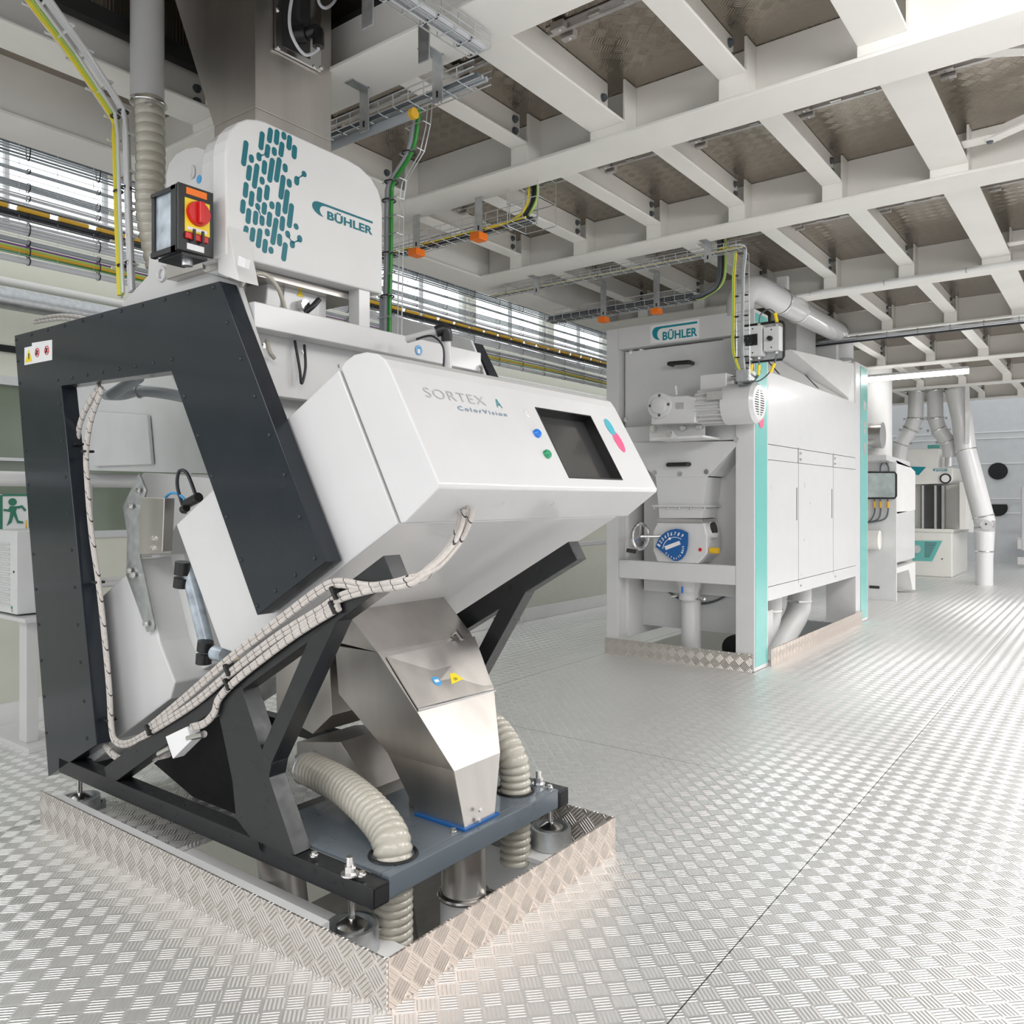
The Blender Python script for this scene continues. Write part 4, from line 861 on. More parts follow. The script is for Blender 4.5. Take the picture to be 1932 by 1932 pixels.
# gearbox and motor
GM = thing('gear_motor', 'white gearbox with finned electric motor on the front of the separator', 'motor', (-3.0, 6.6, 2.15))
Yg = 6.52
def Gm(x, y, Y=Yg): return at(1180+x/6.9, 690+y/6.9, 'Y', Y)
MB().prism([Gm(330, 360), Gm(520, 355), Gm(600, 395), Gm(800, 385), Gm(905, 415), Gm(920, 600), Gm(900, 745), Gm(330, 765)], (0, .26, 0)).build('gearbox', 'white', GM, bev=.012, seg=3)
c = Gm(450, 520, Yg-.001); m_ = MB(); m_.loft([disc(c, (0, -1, 0), .115, 30), disc(c+V((0, -.02, 0)), (0, -1, 0), .112, 30), disc(c+V((0, -.022, 0)), (0, -1, 0), .075, 30), disc(c+V((0, -.04, 0)), (0, -1, 0), .07, 30), disc(c+V((0, -.045, 0)), (0, -1, 0), .05, 30)]); m_.build('bearing_cover', 'white', GM, smooth=True)
for p in ((450, 388), (566, 504), (328, 524), (446, 645)): bolt(MB(), Gm(p[0], p[1], Yg-.012), (0, -1, 0), .014, .014).build('bolt', 'cabled', GM)
MB().prism([Gm(655, 482, Yg-.001), Gm(760, 478, Yg-.001), Gm(760, 560, Yg-.001), Gm(655, 565, Yg-.001)], (0, -.002, 0)).build('rating_plate', 'alu', GM)
ring(MB(), Gm(658, 290), (1, .2, 0), .022, .007, 16, 6).cyl(Gm(658, 320), Gm(665, 380), .01, 8).build('lifting_eye', 'white', GM, smooth=True)
ma = Gm(915, 530, 6.66); mb_ = Gm(1740, 490, 6.66); mz = (ma.z+mb_.z)/2
def Mx(px): return Gm(px, 500, 6.66-.1).x
x0 = Mx(905); x1 = Mx(1270); x2 = Mx(1690); R = .165; cy = 6.66
m_ = MB(); m_.cyl((x0, cy, mz), (x1+.05, cy, mz), R*.86, 32); m_.build('motor_body', 'white', GM, smooth=True)
for k in range(22):
    t = 2*math.pi*k/22; d = V((0, math.cos(t), math.sin(t)))
    MB().bar(V((x0+.03, cy, mz))+d*R*.92, V((x1, cy, mz))+d*R*.92, .006, .04, d).build('cooling_fin', 'white', GM)
m_ = MB(); m_.loft([disc((x1, cy, mz), (1, 0, 0), R*1.06, 36), disc((x2-.03, cy, mz), (1, 0, 0), R*1.06, 36), disc((x2, cy, mz), (1, 0, 0), R*.9, 36)]); m_.build('fan_cowl', 'white', GM, smooth=True)
m_ = MB()
for k in range(-5, 6):
    h_ = math.sqrt(max(0, .11**2-(k*.02)**2)); 
    if h_ > .03: m_.box(x2+.0005, x2+.002, cy-h_, cy-.02, mz+k*.02-.004, mz+k*.02+.004).box(x2+.0005, x2+.002, cy+.02, cy+h_, mz+k*.02-.004, mz+k*.02+.004)
o = m_.build('cowl_slots', 'dark', GM); o['kind'] = 'stuff'
MB().box(x0+.04, x0+.28, cy-.09, cy+.09, mz+R*.8, mz+R+.10).build('terminal_box', 'white', GM, bev=.008)
MB().cyl((x0+.28, cy, mz+R+.06), (x0+.36, cy, mz+R+.06), .02, 12).build('cable_gland', 'steel2', GM)
MB().prism([V((x0+.14, cy-R*.90-.03, mz+.03)), V((x0+.28, cy-R*.90-.03, mz+.03)), V((x0+.28, cy-R*.90-.03, mz+.10)), V((x0+.14, cy-R*.90-.03, mz+.10))], (0, .004, 0)).build('rating_plate', 'alu', GM)
MB().prism([Gm(310, 770, 6.70), Gm(1030, 750, 6.70), Gm(1030, 930, 6.70), Gm(1000, 955, 6.70), Gm(310, 985, 6.70)], (0, .02, 0)).box(Gm(320, 980, 6.5).x, Gm(1010, 955, 6.5).x, 6.5, 6.86, Gm(600, 965, 6.6).z, Gm(600, 965, 6.6).z+.02).build('mounting_bracket', 'matte', GM, bev=.003)
MB().prism([Gm(475, 950, 6.49), Gm(540, 850, 6.49), Gm(610, 850, 6.49), Gm(690, 945, 6.49)], (0, .015, 0)).build('bracket_ear', 'white', GM)
for p in ((570, 885), (360, 825), (750, 800), (960, 785)): bolt(MB(), Gm(p[0], p[1], 6.69 if p[0] != 570 else 6.49), (0, -1, 0), .024, .02).build('bolt', 'steel2', GM)
MB().tube(bez([(x0+.36, cy, mz+R+.06), B(1390, 725, 6.6), B(1410, 726, 6.6), B(1424, 714, 6.6), B(1434, 700, 6.55)]), .008, 8).build('motor_cable', 'cabled', GM, smooth=True)
# door handles, bolts
for (x, y) in ((1283, 687), (1281, 877)):
    a = B(x-19, y, 6.86); b = B(x+19, y-(3 if y < 800 else 1), 6.86)
    m_ = MB(); m_.tube(bez([a+V((0, .06, 0)), a+V((0, -.02, 0)), a.lerp(b, .2)+V((0, -.03, 0)), a.lerp(b, .8)+V((0, -.03, 0)), b+V((0, -.02, 0)), b+V((0, .06, 0))], 5), .02, 10); m_.build('door_handle', 'blackp', CM, smooth=True)
for p in ((1191, 664), (1181, 792), (1389, 829), (1235, 892), (1283, 894), (1333, 890)): bolt(MB(), B(p[0], p[1], YF+(.09 if p[1] < 800 else 0)), (0, -1, 0), .018, .012).build('bolt', 'steel2', CM)
O = B(1231, 634); E_ = B(1316, 607); 
lab = MB().box(B(1227, 620).x, B(1319, 610).x, YF-.003, YF-.0005, 2.97, 3.14).build('name_plate', 'paper', CM)
maker(lab, (O.x, YF-.003, 2.985), (1, 0, 0), (0, 0, 1), B(1316, 620).x-O.x, .135, 'logot')
MB().box(XS-.003, XS+.001, 6.885, 7.17, .04, 3.13).build('teal_strip', 'teal', CM)
cbox('strip_backing', 'white', XS-.004, XS-.0031, YF, 7.2, .005, 3.16)
MB().prism(disc(G(1437, 779, XS+.002), (1, 0, 0), .035, 20), (.001, 0, 0)).build('round_sticker', 'stick', CM)
MB().prism([V((XS+.0035, p.y, p.z)) for p in disc(G(1436, 794, XS+.002), (1, 0, 0), .065, 24)], (.0008, 0, 0)).build('round_sticker', 'pink', CM)
# drum housing side
Y1 = 7.20; Y2 = 10.20
cbox('side_panel', 'white', XS-.03, XS, Y1, Y2, .715, 1.86, bev=.003)
cbox('side_rail', 'white', XS-.035, XS-.004, Y1, Y2, 1.865, 2.00, bev=.002)
cbox('side_panel', 'white', XS-.03, XS, Y1, Y2, 2.005, 2.66, bev=.003)
cbox('skirt_panel', 'white', XS-.03, XS, Y1, Y2, .585, .71, bev=.003)
for y in (8.05, 9.25):
    cbox('panel_seam', 'cabled', XS-.001, XS+.0008, y-.004, y+.004, .68, 2.02, bev=0)
    cbox('slot_handle', 'blackp', XS, XS+.002, y-.06, y-.045, 1.30, 1.62, bev=0)
    for z in (1.90, 1.96, .65): bolt(MB(), (XS, y+.06, z), (1, 0, 0), .01, .012).build('latch', 'steel2', CM)
MB().prism([V((XS-.03, Y1, 2.66)), V((XS-.55, Y1, 3.10)), V((-3.8, Y1, 3.10)), V((-3.8, Y1, .6)), V((XS-.04, Y1, .6))], (0, Y2-Y1, 0)).build('drum_housing', 'matte', CM, bev=.003)
MB().prism([V((XS-.02, 9.95, 2.665)), V((XS-.02, 9.95, 2.70)), V((XS-.3, 8.75, 3.12)), V((XS-.3, 10.25, 3.15)), V((XS-.02, 10.25, 3.14)), V((XS-.02, 10.25, 2.665))], (-.25, 0, 0)).build('outlet_head', 'matte', CM, bev=.003)
for y_ in (7.75, 9.0):
    a_ = V((XS-.09, y_, 2.712)); b_ = V((XS-.33, y_+.35, 2.915)); MB().bar(a_, b_, .03, .006, (.65, 0, .76)).build('roof_slit', 'dark', CM)
cbox('rear_post', 'white', -2.9, XS-.004, 10.21, 10.78, .005, 3.16)
MB().box(XS-.003, XS+.001, 10.42, 10.74, .04, 3.13).build('teal_strip', 'teal', CM)
for z, h_ in ((2.72, .11), (2.47, .07), (2.38, .06), (2.2, .14)): MB().box(XS+.001, XS+.0025, 10.55, 10.66, z-h_, z).build('strip_label', 'alu', CM)
cbox('inner_panel', 'matte', -3.86, -2.73, 7.6, 7.63, .52, 2.0, bev=.002)
cbox('inner_panel', 'grey', -3.86, -2.73, 7.3, 7.32, .24, .60, bev=.002)
m_ = MB(); ring(m_, V((-3.28, 7.28, 1.0)), (0, 1, 0), .50, .010, 50, 6, 0, 2*math.pi); m_.build('drum_ring', 'cabled', CM, smooth=True)
# down pipe of the separator
dp = thing('down_pipe', 'white down pipe with clamp and handwritten 1 under the separator valve', 'pipe', (-3.36, 6.98, 0))
cx2 = B(1292, 1150, 6.98).x; 
MB().cyl((cx2, 7.08, .74), (cx2, 7.08, .62), .13, 28, .095).cyl((cx2, 7.08, .62), (cx2, 7.08, .56), .097, 28).build('funnel', 'white', dp, smooth=True)
MB().cyl((cx2, 7.12, .56), (cx2, 7.12, -.8), .092, 28).build('pipe', 'white', dp, smooth=True)
ring(MB(), V((cx2, 7.10, .575)), (0, 0, 1), .098, .011, 28).build('clamp_ring', 'steel2', dp, smooth=True)
for s_ in (-1, 1): MB().cyl((cx2+s_*.12, 7.06, .59), (cx2+s_*.17, 7.04, .58), .014, 10).build('clamp_screw', 'steel2', dp)
textmesh('1', 'numeral', 'blue', dp, (cx2-.03, 6.965, .63), (1, 0, 0), (0, 0, 1), .02, .06, .01)
curbset('floor_curb', 'tread plate curb around the foot of the white separator', 0, 0, 0, 0, 0, [('y', (-4.04, -2.565, 6.845, 6.855, 0, .155)), ('x', (-2.53, -2.522, 7.20, 10.38, 0, .155))], (-3.3, 6.85, 0))
for k, (y, lab) in enumerate(((8.35, 'nearer'), (9.35, 'farther'))):
    p = thing('elbow_pipe', 'white elbow pipe under the separator drum, %s of the two' % lab, 'pipe', (-3.0, y, 0), 'elbow pipes below the drum')
    MB().tube(bez([(-2.95, y, .52), (-2.95, y, .38), (-2.97, y-.05, .18), (-3.05, y-.35, -.1), (-3.1, y-.6, -.4)], 6), .13, 24).build('pipe', 'matte', p, smooth=True)
    MB().loft([disc((-2.95, y, .36), (0, 0, 1), .14, 24), disc((-2.95, y, .34), (0, 0, 1), .14, 24)]).build('clamp_ring', 'steel2', p)
    MB().box(-3.15, -2.75, y-.2, y+.2, .52, .56).build('flange', 'matte', p)
MB_ = thing('drum_motor', 'dark motor block low under the separator drum behind the curb', 'motor', (-2.9, 7.5, .2))
MB().cyl((-2.9, 7.3, .10), (-2.9, 7.62, .10), .13, 20).build('motor_body', 'dark', MB_, smooth=True); MB().box(-3.0, -2.75, 7.55, 7.9, .16, .42).build('plate', 'grey', MB_)
o = MB().box(-3.9, -2.65, 7.5, 7.62, -.2, -.02).build('support_beam', 'matte'); tag(o, 'white floor beam seen in the opening below the separator', 'beam')
# ---------------------------------------------------------------- switch plate with two rotary switches
SP = thing('switch_panel', 'galvanised plate with black rim carrying two grey rotary switches', 'switch panel', B(1440, 645, 6.55))
Ys = 6.56
def K(x, y, Y=Ys): return at(1100+x/4.83, 560+y/4.83, 'Y', Y)
rr = [K(1450, 270), K(1790, 222), K(1820, 230), K(1835, 260), K(1830, 540), K(1815, 570), K(1470, 605)]
MB().prism(rr, (0, .006, 0)).build('plate', 'galv', SP)
m_ = MB(); m_.tube(rr+[rr[0]], .011, 8); m_.build('rubber_rim', 'rubber', SP)
for a, b, c2, d2, m__ in ((1458, 262, 1632, 540, 0), (1642, 268, 1790, 490, 1)):
    bx = MB().prism([K(a, b+14, Ys-.09), K(c2, b-8, Ys-.09), K(c2, d2-6, Ys-.09), K(a, d2+4, Ys-.09)], (0, .088, 0)).build('switch_box', 'grey', SP, bev=.006)
    if not m__:
        MB().prism([K(1480, 350, Ys-.092), K(1590, 335, Ys-.092), K(1590, 440, Ys-.092), K(1482, 450, Ys-.092)], (0, -.004, 0)).build('switch_plate', 'blackp', bx)
        kc = K(1520, 395, Ys-.096); MB().loft([disc(kc, (0, -1, 0), .042, 24), disc(kc+V((0, -.03, 0)), (0, -1, 0), .036, 24)]).build('rotary_knob', 'blackp', bx, smooth=True)
    else:
        kc = K(1705, 380, Ys-.092); MB().loft([disc(kc, (0, -1, 0), .022, 20), disc(kc+V((0, -.03, 0)), (0, -1, 0), .018, 20)]).build('rotary_knob', 'blackp', bx, smooth=True)
    for yy_ in ((b+30), (d2-30)): MB().prism(disc(K((a+c2)/2, yy_, Ys-.091), (0, 1, 0), .006, 10), (0, -.002, 0)).build('screw', 'dark', bx)
for x, y in ((1530, 560), (1603, 550), (1765, 500), (1605, 245), (1768, 250)): MB().cyl(K(x, y, Ys-.04), K(x, y+22, Ys-.04), .016, 10).build('cable_gland', 'steel2', SP)
for i, P in enumerate(([(1530, 575), (1535, 640), (1515, 700), (1495, 650)], [(1603, 570), (1603, 650), (1590, 730), (1510, 800), (1420, 812)], [(1768, 515), (1745, 600), (1690, 700), (1590, 770), (1500, 740), (1490, 640)], [(1605, 240), (1620, 160), (1690, 115), (1750, 150), (1768, 240)])):
    MB().tube(bez([K(x, y, Ys-.05) for x, y in P]), .006, 6).build('cable', 'cabled', SP, smooth=True)
for a in ((1540, 615, 1525, 700), (1605, 620, 1598, 715), (1745, 605, 1710, 690), (1750, 150, 1768, 232)):
    MB().cyl(K(a[0], a[1], Ys-.055), K(a[2], a[3], Ys-.055), .014, 8).build('cable_marker', 'yellowp', SP)
# ---------------------------------------------------------------- wire mesh cable trays
WR = .0032
def tray(name, label, path, wd, ht, cables, step=.10, hang=(), n_=(0, 0, 1), up=(0, 0, 1), tie=.3, caps=False, r=WR, rails=4):
    """open wire basket along a polyline: long wires, U shaped cross wires, cables tied in it"""
    path = [V(p) for p in path]; t0 = thing(name, label, 'cable tray', path[0].lerp(path[-1], .5), None)
    up = V(up)
    def frame(p, t):
        s_ = t.cross(up).normalized(); return s_, up
    def off(i, a, b):
        t = (path[min(i+1, len(path)-1)]-path[max(i-1, 0)]).normalized(); s_, u_ = frame(path[i], t); return path[i]+s_*a+u_*b
    m_ = MB()
    offs = [(-wd/2+wd*k/(rails-1), 0) for k in range(rails)]+[(-wd/2, ht), (wd/2, ht), (-wd/2, ht*.5), (wd/2, ht*.5)]
    for a, b in offs: m_.tube([off(i, a, b) for i in range(len(path))], r, 5)
    acc = 0
    for i in range(len(path)-1):
        p, q = path[i], path[i+1]; L_ = (q-p).length; t = (q-p).normalized(); s_, u_ = frame(p, t); d = step-acc if acc else 0
        while d < L_:
            c = p+t*d; m_.tube([c-s_*wd/2+u_*ht, c-s_*wd/2, c+s_*wd/2, c+s_*wd/2+u_*ht], r, 5); d += step
        acc = 0
    o = m_.build('wire_basket', 'wire', t0); 
    for (a, b, rc, m) in cables:
        cp = [off(i, a, b+rc) for i in range(len(path))]
        MB().tube(bez(cp, 4) if len(cp) > 2 else cp, rc, 8).build('cable', m, t0, smooth=True)
    if tie:
        L_ = (path[1]-path[0]).length; t = (path[1]-path[0]).normalized(); s_, u_ = frame(path[0], t); k = int(L_/tie)
        for j in range(min(k, 30)):
            c = path[0]+t*(tie*(j+.5)); mx = max([abs(a)+rc for a, b, rc, m in cables]+[.01])
            for (a, b, rc, m) in cables[::2][:4]:
                ring(MB(), c+s_*a+u_*(b+rc), t, rc+.004, .003, 10, 4).build('cable_tie', 'cableb', t0)
    for h in hang:
        c, z1 = V(h[0]), h[1]
        g_ = MB().box(c.x-.03, c.x+.03, c.y-.004, c.y+.004, c.z-.07, z1).box(c.x-.03, c.x+.03, c.y-.10, c.y+.004, z1-.006, z1).build('hanger', 'galv', t0)
        MB().box(c.x-.006, c.x+.006, c.y-.0055, c.y-.004, c.z-.05, c.z-.02).build('slot', 'dark', g_)
        if caps: MB().box(c.x-.04, c.x+.04, c.y-.045, c.y+.045, c.z-.12, c.z-.072).build('end_cap', 'orange', t0, bev=.004)
    return t0
# left stack along the platform edge, one thing per tray level
XT = -5.3
def zt(y): return 1.5+(HY-y)*.00314
def level(label, zc, cabs, wires, y0=-1, y1=13.5, tie=.42, seg=None):
    t0 = thing('cable_run', label, 'cable run', (XT, 5, zc)); 
    m_ = MB()
    for z in wires: m_.cyl((XT+.02, y0, z), (XT+.02, y1, z), WR*.65, 5)
    if wires:
        zl, zh_ = min(wires), max(wires); n = int((y1-y0)/.22)
        for k in range(n):
            y = y0+.22*k; m_.cyl((XT+.022, y, zl-.02), (XT+.022, y, zh_+.02), WR*.6, 5)
        m_.build('wire_mesh', 'wire', t0)
    for (z, r_, m) in cabs:
        pts = [(XT+.005*math.sin(y*1.7+z*9), y, z+.004*math.sin(y*2.1+z*20)) for y in [y0+i*.5 for i in range(int((y1-y0)/.5)+1)]]
        MB().tube(pts, r_, 7).build('cable', m, t0, smooth=True)
    zz = [c[0] for c in cabs]; mid = (min(zz)+max(zz))/2; hh = (max(zz)-min(zz))/2+max(c[1] for c in cabs)+.004
    y = y0+.2
    if tie:
        while y < y1-.2 and y < 12:
            m_ = MB(); m_.loft([[V((XT+.03*math.cos(a)*1.0, y+dy, mid+hh*math.sin(a))) for a in [i*math.pi/6 for i in range(12)]] for dy in (-.004, .004)], cap=False); m_.build('cable_tie', 'cableb', t0)
            y += tie
    return t0
z9 = [zt(v) for v in (248, 253, 258, 263, 268, 273, 279, 285)]
level('topmost grey cable run in dense wire mesh along the left window wall', 3.65, [(z, .007, 'cable' if i % 3 else 'cabled') for i, z in enumerate(z9)], [zt(234), zt(238), zt(258), zt(280), zt(300)])
level('single thick grey cable run crossing the bright windows, second from the top', zt(309), [(zt(309), .011, 'cable')], [zt(300)])
level('grey bundle of thin cables across the windows, third run from the top', zt(340), [(zt(v), .0055, 'cable') for v in (334, 338, 342, 346)], [zt(326), zt(352)])
level('pale grey bundle of cables, fourth run from the top of the window stack', zt(360), [(zt(v), .005, 'cablel') for v in (358, 362, 365)], [])
level('bright zinc rail run with dark cable, fifth from the top', zt(374), [(zt(374), .008, 'wire'), (zt(379), .007, 'cabled')], [], tie=0)
t0 = level('black thick cable run below the yellow segments', zt(398), [(zt(394), .016, 'cableb'), (zt(402), .014, 'cableb')], [zt(405)])
ty = thing('yellow_conduit', 'ochre yellow conduit in short tied segments above the black cable run', 'conduit', (XT, 5, zt(385)))
y = -1.0
while y < 12.5:
    MB().cyl((XT+.01, y+.02, zt(386)), (XT+.01, y+.20, zt(386)), .016, 8).build('segment', 'ochre', ty, smooth=True)
    y += .235
level('warm white cable bundle with double black ties under the black cables', zt(418), [(zt(v), .009, 'cablel') for v in (412, 418, 424, 430)], [zt(408)])
level('grey conduit run on the cream wall, above the purple cable', zt(447), [(zt(447), .015, 'cable')], [zt(440)])
level('purple, green and yellow earth cable run low on the cream wall', zt(462), [(zt(456), .006, 'purple'), (zt(461), .008, 'lime'), (zt(466), .010, 'ochre'), (zt(472), .008, 'green')], [zt(474)])
level('lowest thick light grey conduit of the left stack', zt(482), [(zt(483), .020, 'cablel')], [])
for y in (9.2, 10.6, 12.0): 
    o = MB().box(XT-.06, XT-.02, y-.03, y+.03, 2.2, 3.9).build('tray_post', 'galv'); tag(o, 'galvanised post holding the left cable runs at the %s window bay' % {9.2: 'nearer', 10.6: 'middle', 12.0: 'farther'}[y], 'post')
# ceiling trays
def Zp(x, y, z): return at(x, y, 'Z', z)
a = Zp(626, 263, 3.36); b = Zp(912, 150, 3.36); yb_ = (a.y+b.y)/2
tray('wire_cable_tray', 'short wire tray under the ceiling right of the steel duct', [(a.x-.2, yb_, 3.36), (b.x, yb_, 3.36)], .12, .06, [(-.03, 0, .012, 'cable'), (.0, 0, .010, 'cable'), (.03, 0, .009, 'cabled')], hang=[((Zp(675, 215, 3.36).x, yb_-.07, 3.36), 3.5), ((Zp(828, 165, 3.36).x, yb_-.07, 3.36), 3.5)], tie=.2)
gp = thing('conduit_pipe', 'grey-blue conduit pipe with brass end under the short wire tray', 'pipe', (a.x, yb_-.03, 3.31))
MB().cyl((a.x-.3, yb_-.02, 3.315), (Zp(765, 208, 3.32).x, yb_-.02, 3.315), .022, 16).build('pipe', 'cable', gp, smooth=True)
MB().cyl((Zp(765, 208, 3.32).x, yb_-.02, 3.315), (Zp(772, 205, 3.32).x, yb_-.02, 3.315), .026, 12).build('end_fitting', 'ochre', gp)
c = Zp(700, 0, 3.42); d = Zp(905, 100, 3.42)
tray('wire_cable_tray', 'wire tray running towards the camera across the first girder', [(d.x, d.y, 3.42), (d.x-.03, c.y-.9, 3.42)], .12, .06, [(-.03, 0, .010, 'cablel'), (.0, 0, .012, 'cable'), (.03, 0, .009, 'cablel')], hang=[], tie=.2)
for (px, py, lab) in ((694, 12, 'left'), (800, 80, 'right')):
    q = Zp(px, py, 3.42); h_ = thing('tray_hanger', 'slotted zinc hanger plate at the tray over the first girder, %s one' % lab, 'hanger', q)
    MB().box(q.x-.03, q.x+.03, q.y-.004, q.y+.004, q.z-.08, 3.5 if lab == 'right' else 3.6).build('plate', 'galv', h_)
# drop with the green cable
dr_ = thing('cable_drop', 'vertical wire ladder with thick green cable right of the logo housing', 'cable drop', at(735, 450, 'Y', 2.95))
DP = [at(x, y, 'Y', 2.93) for x, y in ((790, 195), (786, 240), (775, 290), (742, 345), (737, 380), (736, 480), (734, 560), (733, 640))]
for k, (o_, r_, m) in enumerate(((-.022, .009, 'cable'), (-.008, .009, 'cablel'), (.016, .011, 'green'), (.006, .009, 'cable'))):
    MB().tube(bez([p+V((o_, -.01, 0)) for p in DP], 6), r_, 8).build('cable', m, dr_, smooth=True)
m_ = MB()
for o_ in (-.05, .045, .075):
    m_.tube([p+V((o_, .02, 0)) for p in DP], WR, 5)
for p, q in zip(DP, DP[1:]):
    n = max(1, int((q-p).length/.09))
    for k in range(n):
        c = p.lerp(q, k/n); m_.tube([c+V((-.05, .02, 0)), c+V((-.05, -.03, 0)), c+V((.075, -.03, 0)), c+V((.075, .02, 0))], WR*.9, 5)
m_.build('wire_ladder', 'wire', dr_)
for p in DP[2:]: m_ = MB(); ring(m_, p+V((-.002, -.01, 0)), (0, 0, 1), .034, .004, 14, 5).build('cable_tie', 'cableb', dr_)
MB().cyl(at(722, 560, 'Y', 2.93), at(722, 640, 'Y', 2.93), .018, 12).build('conduit', 'cable', dr_, smooth=True)
# tray with orange caps, front
y1 = 4.22
tray('wire_cable_tray', 'hanging tray of black cables with orange capped hangers, nearer one', [(-4.95, y1, 3.30), (Zp(1010, 420, 3.3).x, y1, 3.30)], .16, .09, [(-.05, 0, .012, 'cabled'), (-.02, 0, .016, 'cableb'), (.02, 0, .014, 'cableb'), (.05, 0, .007, 'yellow')], hang=[((Zp(793, 462, 3.3).x, y1-.10, 3.33), 3.56), ((Zp(907, 430, 3.3).x, y1-.10, 3.33), 3.56)], tie=.3, caps=True)
q = Zp(1010, 420, 3.3); 
cu_ = thing('cable_rise', 'yellow and black cables curving up inside a square wire basket', 'cables', (q.x, y1, 3.4))
for o_, m in ((-.03, 'yellow'), (0, 'cableb'), (.02, 'cableb'), (.04, 'lime')):
    MB().tube(bez([(q.x-.35, y1+o_, 3.31), (q.x-.12, y1+o_, 3.32), (q.x+.0+o_, y1, 3.40), (q.x+.02+o_, y1, 3.55), (q.x+.02+o_, y1, 3.8)]), .009, 8).build('cable', m, cu_, smooth=True)
m_ = MB()
for sx in (-.11, .13):
    for sy in (-.1, .1): m_.cyl((q.x+sx, y1+sy, 3.26), (q.x+sx, y1+sy, 3.8), WR, 5)
for z in (3.26, 3.4, 3.54, 3.68): m_.tube([(q.x-.11, y1-.1, z), (q.x+.13, y1-.1, z), (q.x+.13, y1+.1, z), (q.x-.11, y1+.1, z), (q.x-.11, y1-.1, z)], WR, 5)
m_.build('wire_basket', 'wire', cu_)
# tray with orange caps, farther
y2_ = 6.72
tray('wire_cable_tray', 'hanging tray of black cables with orange capped hangers, farther one over the separator', [(-4.6, y2_, 3.28), (-3.05, y2_, 3.28)], .16, .10, [(-.05, 0, .014, 'cabled'), (-.02, 0, .018, 'cableb'), (.02, .03, .016, 'cabled'), (.05, 0, .010, 'cableb')], hang=[((Zp(1149, 592, 3.28).x, y2_-.10, 3.30), 3.56), ((Zp(1246, 575, 3.28).x, y2_-.10, 3.30), 3.56)], tie=.3, caps=True)
cu_ = thing('cable_bend', 'dark cables bending up to the ceiling above the separator', 'cables', (-3.0, y2_, 3.4))
for k, m in enumerate(('cabled', 'cabled', 'cableb', 'lime')):
    MB().tube(bez([(-3.08, y2_-.05+.03*k, 3.30), (-2.95, y2_-.05+.03*k, 3.31), (-2.83+.02*k, y2_, 3.42), (-2.82+.02*k, y2_, 3.8)]), .012, 8).build('cable', m, cu_, smooth=True)
# tray under the third girder that drops to the switch panel
zc = 3.42; p0 = Zp(930, 552, zc); p1 = Zp(1388, 458, zc); ye = 5.99
tray('wire_cable_tray', 'thin wire tray below the third girder leading to the switch panel', [(-4.75, ye, zc), (p1.x, ye, zc)], .11, .05, [(-.03, 0, .007, 'cabled'), (.0, 0, .007, 'cableb'), (.02, 0, .007, 'cable'), (.035, 0, .005, 'yellow')], hang=[((Zp(1340, 480, zc).x, ye-.06, zc), 3.5), ((Zp(1025, 545, zc).x, ye-.06, zc), 3.5)], tie=.33)
vd = thing('cable_drop', 'narrow vertical wire ladder with thin cables beside the switch panel', 'cable drop', (p1.x, 6.2, 3.0))
for k, (o_, m) in enumerate(((-.06, 'lime'), (-.045, 'yellow'), (.02, 'cable'), (.035, 'cablel'))):
    P = [at(1392, 462, 'Y', 6.0)+V((o_-.1, 0, 0)), at(1398, 468, 'Y', 6.05)+V((o_, 0, 0)), at(1396, 520, 'Y', 6.3)+V((o_, 0, 0)), at(1395, 600, 'Y', 6.45)+V((o_, 0, 0)), at(1395, 660, 'Y', 6.45)+V((o_, 0, 0)), at(1402, 700, 'Y', 6.45)+V((o_*.5, 0, 0))]
    MB().tube(bez(P), .007, 7).build('cable', m, vd, smooth=True)
m_ = MB(); A0 = at(1398, 470, 'Y', 6.05); A1 = at(1402, 712, 'Y', 6.45)
A0.y = A1.y = 6.45; A0 = at(1400, 480, 'Y', 6.45)
for o_ in (-.06, 0, .05): m_.cyl(A0+V((o_, .02, 0)), A1+V((o_, .02, 0)), WR, 5)
for k in range(14): c = A0.lerp(A1, k/13); m_.tube([c+V((-.06, -.02, 0)), c+V((-.06, .02, 0)), c+V((.05, .02, 0)), c+V((.05, -.02, 0))], WR, 5)
m_.build('wire_ladder', 'wire', vd)
for k in range(1, 6):
    c = A0.lerp(A1, k/6); m_ = MB(); ring(m_, c+V((-.05, 0, 0)), (0, 0, 1), .018, .004, 10, 4).build('cable_tie', 'cableb', vd); m_ = MB(); ring(m_, c+V((.03, 0, 0)), (0, 0, 1), .018, .004, 10, 4).build('cable_tie', 'cableb', vd)
MB().box(A1.x-.05, A1.x+.05, 6.43, 6.60, A1.z-.03, A1.z+.06).build('bracket', 'galv', vd)
# rail with cables under the fifth girder and thin conduit under the fourth
z5 = 3.44
cr_ = thing('cable_rail', 'long pale rail with dark cable clipped below the fifth girder', 'rail', (-1.5, 10.25, z5))
MB().cyl((-3.4, 10.23, z5), (4, 10.23, z5), .03, 12).build('rail', 'wire', cr_, smooth=True); MB().cyl((-3.4, 10.19, z5-.045), (4, 10.19, z5-.045), .012, 8).build('cable', 'cableb', cr_, smooth=True)
for k in range(18): ring(MB(), V((-3.2+.33*k, 10.23, z5)), (1, 0, 0), .036, .004, 12, 4).build('clip', 'cable', cr_)
cr_ = thing('conduit_pipe', 'thin white conduit along the near edge of the fourth girder', 'pipe', (-1, 7.95, 3.48))
MB().cyl((-2.6, 7.94, 3.485), (4, 7.94, 3.485), .018, 10).build('pipe', 'matte', cr_, smooth=True)
for k in range(8): ring(MB(), V((-2.4+.66*k, 7.94, 3.485)), (1, 0, 0), .021, .005, 12, 4).build('clip', 'alu', cr_)
